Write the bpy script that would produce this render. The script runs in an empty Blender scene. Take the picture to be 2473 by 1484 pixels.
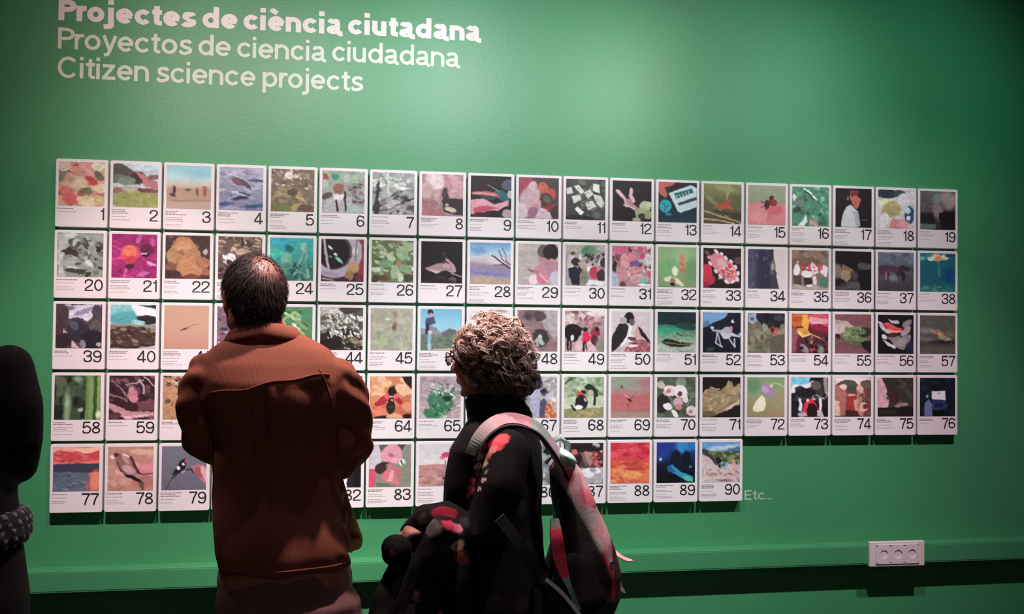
import bpy, bmesh, math, random
import numpy as np
from mathutils import Vector, Matrix

C = bpy.context.scene.collection
scene = bpy.context.scene

# ------------------------------------------------------------------ camera
def set_camera():
    yaw, pitch, roll = 0.16304502, 0.0209041, 0.01030055
    cy, sy, cp, sp = math.cos(yaw), math.sin(yaw), math.cos(pitch), math.sin(pitch)
    f = Vector((sy * cp, cy * cp, sp)); r = Vector((cy, -sy, 0)); u = r.cross(f)
    r2 = r * math.cos(roll) + u * math.sin(roll)
    u2 = -r * math.sin(roll) + u * math.cos(roll)
    cam = bpy.data.cameras.new('camera'); cam.sensor_width = 36
    cam.lens = 36 * 2506.787 / 2473
    cam.clip_start = 0.05
    o = bpy.data.objects.new('camera', cam); C.objects.link(o)
    m = Matrix((r2, u2, -f)).transposed().to_4x4()
    m.translation = Vector((0.9618, -3.7165, 1.5))
    o.matrix_world = m
    scene.camera = o
set_camera()

# ------------------------------------------------------------------ light, exposure
scene.view_settings.view_transform = 'Standard'
scene.view_settings.look = 'None'
scene.view_settings.gamma = 1
scene.view_settings.use_curve_mapping = False
scene.view_settings.exposure = 0.0

world = bpy.data.worlds.new('gallery_air'); scene.world = world
world.use_nodes = True
world.node_tree.nodes['Background'].inputs[0].default_value = (0.5, 0.32, 0.36, 1)
world.node_tree.nodes['Background'].inputs[1].default_value = 0.004

def spot(name, loc, target, watts, color, cone, blend=1.0, radius=0.03):
    l = bpy.data.lights.new(name, 'SPOT'); l.energy = watts; l.color = color
    l.spot_size = math.radians(cone); l.spot_blend = blend; l.shadow_soft_size = radius
    o = bpy.data.objects.new(name, l); C.objects.link(o); o.location = loc
    d = Vector(target) - Vector(loc)
    o.rotation_euler = d.to_track_quat('-Z', 'Y').to_euler()
    return o
# a row of ceiling track spots washing the wall, each with a low and a high beam
for x, beams in ((0.28, ((0.7, 60, 178, 130, 134), (1.4, 70, 26, 28, 27), (2.3, 66, 36, 25, 23))),
                 (0.80, ((0.6, 54, 90, 82, 86), (2.3, 70, 56, 51, 52))),
                 (1.50, ((0.65, 56, 185, 176, 179), (2.3, 70, 82, 80, 84))),
                 (2.30, ((0.65, 58, 116, 116, 117), (2.3, 70, 58, 54, 54))),
                 (3.05, ((0.65, 54, 86, 72, 80), (1.4, 66, 40, 24, 28), (2.3, 70, 18, 30, 28)))):
    for z, cn, r_, g_, b_ in beams:
        m_ = max(r_, g_, b_); spot('spot_lamp', (x, -1.35, 2.7), (x, 0, z), m_, (r_/m_, g_/m_, b_/m_), cn, 1.0, 0.02)
spot('spot_lamp', (1.10, -1.07, 2.75), (1.08, -1.06, 1.2), 145, (1.0, 0.74, 0.70), 70, 0.8, 0.03)  # extra lamp added over the visitors to light shoulders and hair
spot('spot_lamp', (1.95, -1.25, 2.75), (1.60, -1.08, 1.0), 75, (1.0, 0.80, 0.80), 34, 1.0, 0.03)  # second added lamp, brightens the backpack

# soft fill light added behind the viewer to lift the dark clothes
al = bpy.data.lights.new('fill_light', 'AREA'); al.energy = 11; al.color = (1.0, 0.74, 0.76); al.size = 3.0
ao = bpy.data.objects.new('fill_light', al); C.objects.link(ao); ao.location = (1.6, -6.0, 2.3)
ao.rotation_euler = (Vector((1.2, -1.0, 1.1))-Vector(ao.location)).to_track_quat('-Z', 'Y').to_euler()

# ------------------------------------------------------------------ materials
def lin(c):
    if isinstance(c, str): c = tuple(int(c[i:i+2], 16) for i in (0, 2, 4))
    return tuple(((v/255)/12.92 if v/255 <= 0.04045 else ((v/255+0.055)/1.055)**2.4) for v in c)

def mat(name, col, rough=0.6, metal=0.0, noise=0.0, nscale=20, bump=0.0, bscale=60, spec=0.5, attr=None, wave=None, sheen=0):
    m = bpy.data.materials.new(name); m.use_nodes = True
    nt = m.node_tree; b = nt.nodes['Principled BSDF']
    b.inputs['Roughness'].default_value = rough; b.inputs['Metallic'].default_value = metal
    b.inputs['Specular IOR Level'].default_value = spec
    if sheen: b.inputs['Sheen Weight'].default_value = sheen
    tc = nt.nodes.new('ShaderNodeTexCoord')
    src = None
    if attr:
        a = nt.nodes.new('ShaderNodeAttribute'); a.attribute_name = attr; src = a.outputs['Color']
    else:
        b.inputs['Base Color'].default_value = (*col, 1)
    if noise:
        n = nt.nodes.new('ShaderNodeTexNoise'); n.inputs['Scale'].default_value = nscale; n.inputs['Detail'].default_value = 5
        nt.links.new(tc.outputs['Object'], n.inputs['Vector'])
        mr = nt.nodes.new('ShaderNodeMapRange'); mr.inputs[3].default_value = 1-noise; mr.inputs[4].default_value = 1+noise
        nt.links.new(n.outputs['Fac'], mr.inputs[0])
        mx = nt.nodes.new('ShaderNodeVectorMath'); mx.operation = 'SCALE'
        if src: nt.links.new(src, mx.inputs[0])
        else: mx.inputs[0].default_value = col
        nt.links.new(mr.outputs[0], mx.inputs['Scale'])
        src = mx.outputs[0]
    if src: nt.links.new(src, b.inputs['Base Color'])
    if wave:
        w = nt.nodes.new('ShaderNodeTexWave'); w.inputs['Scale'].default_value = wave; w.inputs['Distortion'].default_value = 0.6
        w.bands_direction = 'X'
        nt.links.new(tc.outputs['Object'], w.inputs['Vector'])
        bp = nt.nodes.new('ShaderNodeBump'); bp.inputs['Strength'].default_value = 0.5; bp.inputs['Distance'].default_value = 0.001
        nt.links.new(w.outputs['Fac'], bp.inputs['Height']); nt.links.new(bp.outputs[0], b.inputs['Normal'])
    elif bump:
        n = nt.nodes.new('ShaderNodeTexNoise'); n.inputs['Scale'].default_value = bscale; n.inputs['Detail'].default_value = 4
        nt.links.new(tc.outputs['Object'], n.inputs['Vector'])
        bp = nt.nodes.new('ShaderNodeBump'); bp.inputs['Strength'].default_value = bump; bp.inputs['Distance'].default_value = 0.004
        nt.links.new(n.outputs['Fac'], bp.inputs['Height']); nt.links.new(bp.outputs[0], b.inputs['Normal'])
    return m

M = {}
M['green'] = mat('green_paint', (0.052, 0.275, 0.112), 0.44, noise=0.05, nscale=3, bump=0.12, bscale=90, spec=0.45)
M['trunk'] = mat('green_painted_trunking', (0.056, 0.275, 0.115), 0.28, spec=0.7)
M['dark'] = mat('dark_room_paint', (0.02, 0.02, 0.022), 0.8, noise=0.1)
M['floor'] = mat('dark_floor_vinyl', (0.022, 0.02, 0.02), 0.6, noise=0.2)
M['card'] = mat('white_card_board', (0.80, 0.76, 0.77), 0.55)
M['print'] = mat('printed_photo', (1, 1, 1), 0.5, attr='Col', spec=0.35)
M['ink'] = mat('black_ink', (0.012, 0.012, 0.014), 0.6)
M['greyink'] = mat('grey_ink', (0.42, 0.38, 0.39), 0.7)
M['boldink'] = mat('bold_grey_ink', (0.27, 0.24, 0.25), 0.7)
M['letter'] = mat('white_vinyl_lettering', (0.74, 0.72, 0.68), 0.6)
M['letter_thin'] = mat('pale_vinyl_lettering', (0.62, 0.70, 0.58), 0.6)
M['etc'] = mat('faint_vinyl_lettering', (0.42, 0.56, 0.43), 0.6)
M['plastic'] = mat('white_socket_plastic', (0.72, 0.62, 0.64), 0.4)
M['socketdark'] = mat('socket_recess_plastic', (0.45, 0.36, 0.38), 0.45)
M['metal'] = mat('metal_contact', (0.5, 0.48, 0.45), 0.35, 1.0)

# ------------------------------------------------------------------ object helpers
def tag(o, label=None, cat=None, group=None, kind=None):
    if label: o['label'] = label
    if cat: o['category'] = cat
    if group: o['group'] = group
    if kind: o['kind'] = kind
    return o
def link(name, me, m=None, parent=None, loc=None):
    o = bpy.data.objects.new(name, me); C.objects.link(o)
    if m is not None and me is not None:
        if not me.materials: me.materials.append(m)
    if parent: o.parent = parent
    if loc: o.location = loc
    return o
def empty(name, loc=(0, 0, 0), rz=0):
    o = bpy.data.objects.new(name, None); C.objects.link(o); o.location = loc; o.rotation_euler = (0, 0, rz)
    o.empty_display_size = 0.1
    return o
def box_bm(bm, x0, x1, y0, y1, z0, z1, bev=0.0, seg=2):
    r = bmesh.ops.create_cube(bm, size=1)
    bmesh.ops.scale(bm, vec=(x1-x0, y1-y0, z1-z0), verts=r['verts'])
    bmesh.ops.translate(bm, vec=((x0+x1)/2, (y0+y1)/2, (z0+z1)/2), verts=r['verts'])
    if bev:
        es = list({e for v in r['verts'] for e in v.link_edges})
        bmesh.ops.bevel(bm, geom=es, offset=bev, segments=seg, profile=0.5, affect='EDGES')
def box(name, x0, x1, y0, y1, z0, z1, m, parent=None, bev=0.0):
    bm = bmesh.new(); box_bm(bm, x0, x1, y0, y1, z0, z1, bev)
    me = bpy.data.meshes.new(name); bm.to_mesh(me); bm.free()
    return link(name, me, m, parent)
def pyd(name, v, f, smooth=False):
    me = bpy.data.meshes.new(name); me.from_pydata([tuple(p) for p in v], [], f); me.update()
    if smooth: me.polygons.foreach_set('use_smooth', [True]*len(me.polygons))
    return me

# ------------------------------------------------------------------ room
WY = 0.036          # face of the green wall; the card faces stand at y = 0
tag(box('wall_back', -3.2, 7.2, WY, WY+0.15, 0, 3.5, M['green']), kind='structure')
tag(box('wall_left', -3.35, -3.2, -6.5, WY+0.15, 0, 3.5, M['dark']), kind='structure')
tag(box('wall_right', 7.2, 7.35, -6.5, WY+0.15, 0, 3.5, M['dark']), kind='structure')
tag(box('wall_front', -3.35, 7.35, -6.65, -6.5, 0, 3.5, M['dark']), kind='structure')
tag(box('floor', -3.35, 7.35, -6.65, WY+0.15, -0.1, 0, M['floor']), kind='structure')
tag(box('ceiling', -3.35, 7.35, -6.65, WY+0.15, 3.5, 3.6, M['dark']), kind='structure')

# trunking along the wall (body with a snap-on lid line)
bm = bmesh.new()
box_bm(bm, -3.2, 7.2, -0.035, WY, 0.607, 0.680, 0.002)
box_bm(bm, -3.2, 7.2, -0.0365, -0.034, 0.613, 0.674, 0.0008)
me = bpy.data.meshes.new('cable_trunking'); bm.to_mesh(me); bm.free()
tr = link('trim_1', me, M['trunk'])
tr.location = (0, 0, -0.006); tr.rotation_euler = (0, -0.006, 0)
tag(tr, kind='structure')

# ------------------------------------------------------------------ stroke lettering (grotesque)
def arc(cx, cy, rx, ry, a0, a1, n=None):
    n = n or max(4, int(abs(a1-a0)/12))
    return [(cx+rx*math.cos(math.radians(a0+(a1-a0)*i/n)), cy+ry*math.sin(math.radians(a0+(a1-a0)*i/n))) for i in range(n+1)]
def spl(pts, n=7):
    out = []
    P = [pts[0]] + list(pts) + [pts[-1]]
    for i in range(1, len(P)-2):
        p0, p1, p2, p3 = map(np.array, (P[i-1], P[i], P[i+1], P[i+2]))
        for k in range(n):
            t = k/n
            out.append(tuple(0.5*((2*p1)+(-p0+p2)*t+(2*p0-5*p1+4*p2-p3)*t*t+(-p0+3*p1-3*p2+p3)*t**3)))
    out.append(pts[-1]); return out
def glyph(ch, w):
    """centre lines in a 1-unit em: caps 0.72, x-height 0.53; returns (strokes, advance)"""
    h = w/2; X = 0.53; A = 0.74; D = -0.20; CAP = 0.72; B = 0.50
    g = 0.055
    def bowl(x=0): return arc(x+B/2, X/2, B/2-h, X/2-h, 0, 360, 28)
    if ch == 'o': return [bowl()], B+g
    if ch == 'c': return [arc(B/2, X/2, B/2-h, X/2-h, 38, 322)], B*0.95+g*0.7
    if ch in 'eè':
        s = [arc(B/2, X/2, B/2-h, X/2-h, 0, 318), [(h, X*0.5), (B-h*0.4, X*0.5)]]
        if ch == 'è': s.append([(B*0.16, X+0.235), (B*0.56, X+0.10)] if w > 0.13 else [(B*0.28, X+0.19), (B*0.52, X+0.07)])
        return s, B+g*0.8
    if ch == 'd': return [bowl(), [(B-h, 0), (B-h, A)]], B+g*1.2
    if ch == 'p': return [bowl(), [(h, X), (h, D)]], B+g
    if ch == 'n': return [[(h, 0), (h, X)], arc(0.215+h*0.2, X-0.215-h*0.1, 0.235-h*0.8, 0.215-h*0.9, 175, 0)+[(0.45-h*0.6, 0)]], 0.45+g*1.4
    if ch == 'u': return [[(0.45-h, X), (0.45-h, 0)], [(h, X)]+arc(0.225, 0.205+h*0.1, 0.225-h, 0.205-h*0.9, 180, 350)], 0.45+g*1.4
    if ch == 'a': return [arc(0.20, 0.155, 0.20-h, 0.155-h, 60, 300)+[(0.36, 0.10)], [(0.20, 0.31-h*0.9), (0.40-h, 0.31-h*0.6)],
                          spl([(0.05+h*0.4, 0.40), (0.09+h*0.5, X-0.06), (0.205, X-h), (0.33-h*0.3, X-0.06), (0.42-h, 0.36), (0.42-h, 0.12), (0.45-h*0.4, 0.03), (0.50, 0.03)])], 0.47+g
    if ch == 's': return [spl([(0.40-h*0.6, X*0.76), (0.32, X-h*1.05), (0.20, X-h), (0.07+h*0.6, X-0.06-h*0.5), (0.07+h*0.6, X*0.61), (0.21, X*0.5), (0.37-h*0.4, X*0.40), (0.385-h*0.6, 0.09+h*0.4), (0.22, h), (0.10, h*1.1), (h*0.6, X*0.26)])], 0.41+g*0.9
    if ch == 't': return [spl([(0.14, 0.67), (0.14, 0.4), (0.14, 0.14), (0.18, h*1.15), (0.29, h)]), [(0.0, X-h*0.8), (0.29, X-h*0.8)]], 0.29+g*0.7
    if ch == 'r': return [[(h, 0), (h, X)], spl([(h, 0.30), (h+0.06, X-0.09), (0.17, X-h), (0.29, X-h)])], 0.28+g*0.5
    if ch == 'i': return [[(h, 0), (h, X)], [(h, X+0.10), (h, X+0.10+max(w, 0.09))]], w+g*1.4
    if ch == 'j': return [spl([(0.05+h, X), (0.05+h, 0.1), (0.05+h, -0.10), (0.03, D+h*0.8), (-0.07, D+h*0.6)]), [(0.05+h, X+0.10), (0.05+h, X+0.10+max(w, 0.09))]], 0.05+w+g*1.2
    if ch == 'y': return [[(h*0.8, X), (0.23, 0.02)], [(0.46-h*0.8, X), (0.23, 0.0), (0.17, -0.13), (0.05, D+h)]], 0.46+g*0.3
    if ch == 'z': return [[(0.02, X-h), (0.40, X-h)], [(0.38-h*0.4, X-h), (h*0.9, h)], [(0.0, h), (0.42, h)]], 0.42+g
    if ch == 'P': return [[(h, 0), (h, CAP)], [(h, CAP-h), (0.28, CAP-h)]+arc(0.28, 0.51, 0.235-h, 0.21-h, 90, -90)+[(h, 0.30+h)]], 0.50+g*0.3
    if ch == 'C': return [arc(0.33, 0.36, 0.33-h, 0.37-h, 42, 318)], 0.64+g
    if ch == 'E': return [[(h, 0), (h, CAP)], [(h, CAP-h), (0.46, CAP-h)], [(h, 0.375), (0.43, 0.375)], [(h, h), (0.47, h)]], 0.48+g
    if ch == '.': return [[(h, 0), (h, w*1.0)]], w+0.055
    H = CAP
    if ch == '1': return [[(0.23-h, 0), (0.23-h, H)], [(0.23-h, H*0.86), (0.15, H*0.80), (0.03, H*0.79)]], 0.23+g*1.2
    if ch == '7': return [[(0.0, H-h), (0.45, H-h)], spl([(0.43, H-h), (0.27, 0.36), (0.18, 0.0)])], 0.45+g*0.6
    if ch == '0': return [arc(0.24, H/2, 0.24-h, H/2-h, 0, 360, 30)], 0.48+g
    if ch == '4': return [[(0.37-h, 0), (0.37-h, H)], [(0.36-h, H-0.01), (0.0, 0.20)], [(0.0, 0.18), (0.48, 0.18)]], 0.48+g*0.7
    if ch == '2': return [spl([(h, H*0.66), (0.06, H*0.86), (0.22, H-h), (0.39, H*0.87), (0.40, H*0.66), (0.27, H*0.42), (0.07, 0.15), (h*1.2, h)]), [(0.0, h), (0.46, h)]], 0.46+g
    if ch == '3': return [spl([(h, H*0.70), (0.06, H*0.87), (0.22, H-h), (0.40, H*0.86), (0.40, H*0.66), (0.27, H*0.535), (0.16, H*0.53)]),
                          spl([(0.24, H*0.53), (0.40, H*0.44), (0.435, H*0.27), (0.36, 0.07), (0.22, h), (0.07, 0.08), (h, 0.22)])], 0.46+g
    if ch == '5': return [[(0.42, H-h), (0.08, H-h), (0.05, H*0.47)], spl([(0.05, H*0.47), (0.22, H*0.62), (0.40, H*0.52), (0.435, 0.22), (0.36, 0.07), (0.21, h), (0.07, 0.07), (h, 0.18)])], 0.46+g
    if ch == '6': return [arc(0.235, 0.225, 0.235-h, 0.225-h, 0, 360, 26), spl([(h, 0.25), (0.045, 0.48), (0.13, H*0.93), (0.26, H-h), (0.38, H*0.9), (0.43, H*0.76)])], 0.47+g
    if ch == '9': return [arc(0.235, H-0.225, 0.235-h, 0.225-h, 0, 360, 26), spl([(0.47-h, H-0.25), (0.425, H-0.48), (0.34, 0.05), (0.21, h), (0.09, 0.07), (0.04, 0.17)])], 0.47+g
    if ch == '8': return [arc(0.23, H-0.175, 0.20-h, 0.175-h, 0, 360, 24), arc(0.23, 0.195, 0.23-h, 0.195-h, 0, 360, 26)], 0.46+g
    return [], 0.24
def text_geo(s, w, step=0.010):
    """clean flat outline of a word: scan lines through the union of its strokes, joined into trapezoids"""
    segs = []; ends = []; x = 0
    for ch in s:
        st, adv = glyph(ch, w)
        for line in st:
            P = [np.array((p[0]+x, p[1]), float) for p in line]
            Q = [P[0]]
            for p in P[1:]:
                if np.hypot(*(p-Q[-1])) > 1e-4: Q.append(p)
            closed = np.hypot(*(Q[0]-Q[-1])) < 1e-3 and len(Q) > 8
            L = [(Q[i], Q[i+1]) for i in range(len(Q)-1)]
            e = [] if closed else [(Q[0], Q[0]-Q[1]), (Q[-1], Q[-1]-Q[-2])]
            segs.append((L, e))
        x += adv
    xs = np.arange(-0.12, x+0.12, step*0.6); ys = np.arange(-0.235, 0.80, step)
    X, Y = np.meshgrid(xs, ys); D = np.full(X.shape, 9.0)
    for L, e in segs:
        lo = min(min(a[0], b_[0]) for a, b_ in L)-w; hi = max(max(a[0], b_[0]) for a, b_ in L)+w
        i0, i1 = np.searchsorted(xs, (lo, hi)); Xs, Ys = X[:, i0:i1], Y[:, i0:i1]; d = np.full(Xs.shape, 9.0)
        for a, b_ in L:
            v = b_-a; t = np.clip(((Xs-a[0])*v[0]+(Ys-a[1])*v[1])/(v@v), 0, 1)
            d = np.minimum(d, np.hypot(Xs-a[0]-t*v[0], Ys-a[1]-t*v[1]))
        d = d-w/2
        for p, v in e:
            u = v/np.hypot(*v); al = (Xs-p[0])*u[0]+(Ys-p[1])*u[1]; near = np.hypot(Xs-p[0], Ys-p[1]) < w*0.75
            d = np.where(near & (al > -w*0.3), np.maximum(d, al), d)
        D[:, i0:i1] = np.minimum(D[:, i0:i1], d)
    rows = []
    for r in D:
        ins = r < 0; c = []
        for i in np.nonzero(ins[1:] != ins[:-1])[0]: c.append(xs[i]+(xs[i+1]-xs[i])*r[i]/(r[i]-r[i+1]))
        rows.append(c)
    V, F = [], []
    for k in range(len(ys)-1):
        A, B_ = rows[k], rows[k+1]
        if len(A) == len(B_) and all(abs(p-q) < 0.10 for p, q in zip(A, B_)): pair = (A, B_)
        else:
            Z = A if len(A) > len(B_) else B_; pair = (Z, Z)
        for i in range(0, len(pair[0])-1, 2):
            b = len(V); V += [(pair[0][i], ys[k], 0), (pair[0][i+1], ys[k], 0), (pair[1][i+1], ys[k+1], 0), (pair[1][i], ys[k+1], 0)]; F.append((b, b+1, b+2, b+3))
    xx = [v[0] for v in V]
    return V, F, min(xx), max(xx)
def lettering(name, s, w, x0, x1, z, capsize, y, m, parent, lift=0.0006):
    """flat lettering standing on the plane y, from x0 to x1, baseline z"""
    V, F, a, b = text_geo(s, w, 0.008 if x0 is not None else 0.018)
    sx = (x1-x0)/(b-a) if x0 is not None else capsize/0.72*1.08
    if x0 is None: x0 = x1-(b-a)*sx
    sz = capsize/0.72
    v = [(x0+(p[0]-a)*sx, y-lift-0, z+p[1]*sz) for p in V]
    return link(name, pyd(name, v, [tuple(reversed(f)) if False else f for f in F]), m, parent)

K = 1.00969   # wall plane is slightly behind the card faces
def onwall(x, z): return (0.9618+(x-0.9618)*K, 1.5+(z-1.5)*K)
lines = [
 ('bold top line of white wall title reading Projectes de ciència ciutadana', 0.168, 0.072, 'letter', 2.536,
  [('Projectes', -0.001, 0.451, 2.535), ('de', 0.472, 0.591, 2.537), ('ciència', 0.611, 0.954, 2.5385), ('ciutadana', 0.972, 1.451, 2.542)]),
 ('thinner second line of wall title reading Proyectos de ciencia ciudadana', 0.112, 0.072, 'letter_thin', 2.44,
  [('Proyectos', -0.001, 0.439, 2.438), ('de', 0.460, 0.569, 2.440), ('ciencia', 0.591, 0.898, 2.4395), ('ciudadana', 0.918, 1.374, 2.443)]),
 ('thinner bottom line of wall title reading Citizen science projects', 0.112, 0.072, 'letter_thin', 2.339,
  [('Citizen', 0.0, 0.297, 2.339), ('science', 0.321, 0.655, 2.339), ('projects', 0.679, 1.028, 2.3395)])]
for lab, w, cap, mn, bz, words in lines:
    e = empty('wall_lettering', (*[onwall(0, bz)[0]], WY, onwall(0, bz)[1]))
    tag(e, lab, 'lettering', 'three title lines on the green wall')
    for s, xa, xb, z in words:
        a, zz = onwall(xa, z); b, _ = onwall(xb, z)
        o = lettering('word', s, w, a, b, zz, cap, WY, M[mn], None)
        o.parent = e; o.matrix_parent_inverse = Matrix.Translation(e.location).inverted()
a, zz = onwall(2.465, 0.866); b, _ = onwall(2.574, 0.866)
tag(lettering('small_lettering', 'Etc...', 0.10, a, b, zz, 0.036, WY, M['etc'], None),
    'small faded word Etc... on the wall right of card 90', 'lettering')

# ------------------------------------------------------------------ printed pictures
GN = 72
gx, gy = np.meshgrid((np.arange(GN))/(GN-1)*100, (np.arange(GN))/(GN-1)*100)
def fbm(seed, scale, X, Y):
    rs = np.random.RandomState(seed); out = np.zeros_like(X); amp = 1.0; tot = 0
    for o in range(3):
        g = rs.rand(34, 34)*2-1
        x = np.mod(X/scale*(2**o)+7, 32); y = np.mod(Y/scale*(2**o)+7, 32)
        xi = x.astype(int); yi = y.astype(int); fx = x-xi; fy = y-yi
        fx = fx*fx*(3-2*fx); fy = fy*fy*(3-2*fy)
        out += amp*((g[yi, xi]*(1-fx)+g[yi, xi+1]*fx)*(1-fy)+(g[yi+1, xi]*(1-fx)+g[yi+1, xi+1]*fx)*fy)
        tot += amp; amp *= 0.5
    return out/tot
def pic(spec, seed):
    warp = 3.0
    ops = [o.split() for o in spec.split(';') if o.strip()]
    if ops[0][0] == 'w': warp = float(ops[0][1]); ops = ops[1:]
    X = gx+warp*fbm(seed, 14, gx, gy)+warp*0.4*fbm(seed+70, 4, gx, gy); Y = gy+warp*fbm(seed+50, 14, gx, gy)+warp*0.4*fbm(seed+90, 4, gx, gy)
    img = np.zeros((GN, GN, 3)); img[:] = 128
    col = lambda c: np.array([int(c[i:i+2], 16) for i in (0, 2, 4)], float)
    def put(mask, c): img[:] = img*(1-mask[..., None])+col(c)*mask[..., None]
    def ell(x, y, rx, ry, rot, c, soft=2.0):
        a = math.radians(rot); dx = X-x; dy = Y-y
        u = (dx*math.cos(a)+dy*math.sin(a))/rx; v = (-dx*math.sin(a)+dy*math.cos(a))/ry
        d = (np.sqrt(u*u+v*v)-1)*min(rx, ry)
        put(np.clip(0.5-d/soft, 0, 1), c)
    for o in ops:
        k = o[0]
        if k == 'b': img[:] = col(o[1])
        elif k == 'g':
            cs = [col(c) for c in o[1:]]; t = np.clip(Y/100, 0, 1)*(len(cs)-1)
            i = np.minimum(t.astype(int), len(cs)-2); f = (t-i)[..., None]; A = np.array(cs)
            img[:] = A[i]*(1-f)+A[i+1]*f
        elif k == 'e': ell(*map(float, o[1:6]), o[6], float(o[7]) if len(o) > 7 else 2.0)
        elif k == 'p':
            P = np.array(list(map(float, o[2:]))).reshape(-1, 2)
            ins = np.zeros(X.shape, bool); dm = np.full(X.shape, 1e9)
            for i in range(len(P)):
                x1, y1 = P[i-1]; x2, y2 = P[i]
                if y1 != y2: ins ^= ((Y < y1) != (Y < y2)) & (X < (x2-x1)*(Y-y1)/(y2-y1)+x1)
                t = np.clip(((X-x1)*(x2-x1)+(Y-y1)*(y2-y1))/((x2-x1)**2+(y2-y1)**2+1e-9), 0, 1)
                dm = np.minimum(dm, np.hypot(X-x1-t*(x2-x1), Y-y1-t*(y2-y1)))
            put(np.clip(0.5+np.where(ins, dm, -dm)/2, 0, 1), o[1])
        elif k == 'l':
            P = np.array(list(map(float, o[3:]))).reshape(-1, 2); w = float(o[2]); dm = np.full(X.shape, 1e9)
            for i in range(1, len(P)):
                x1, y1 = P[i-1]; x2, y2 = P[i]
                t = np.clip(((X-x1)*(x2-x1)+(Y-y1)*(y2-y1))/((x2-x1)**2+(y2-y1)**2+1e-9), 0, 1)
                dm = np.minimum(dm, np.hypot(X-x1-t*(x2-x1), Y-y1-t*(y2-y1)))
            put(np.clip(0.5+(w/2-dm)/1.8, 0, 1), o[1])
        elif k == 'n':   # count x0 y0 x1 y1 rmin rmax aspect rot colours...
            rr = random.Random(seed*7+len(o)); n = int(int(o[1])*2.3); x0, y0, x1, y1, r0, r1, asp, rot = map(float, o[2:10])
            for _ in range(n):
                r = rr.uniform(r0, r1)*0.66
                ell(rr.uniform(x0, x1), rr.uniform(y0, y1), r, r*asp*rr.uniform(0.7, 1.3), rot+rr.uniform(-28, 28), rr.choice(o[10:]), 1.6)
    tex = min(1, max(0.1, (warp-0.8)/2.5))
    img *= (1+fbm(seed+9, 3.5, gx, gy)*0.085*tex+fbm(seed+19, 9, gx*1.0, gy*1.6)*0.13*tex)[..., None]
    img = 116+(img-120)*1.06
    img = img*0.86+img.mean(-1, keepdims=True)*0.14
    return np.clip(img, 4, 250)
PICS = {}
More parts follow.
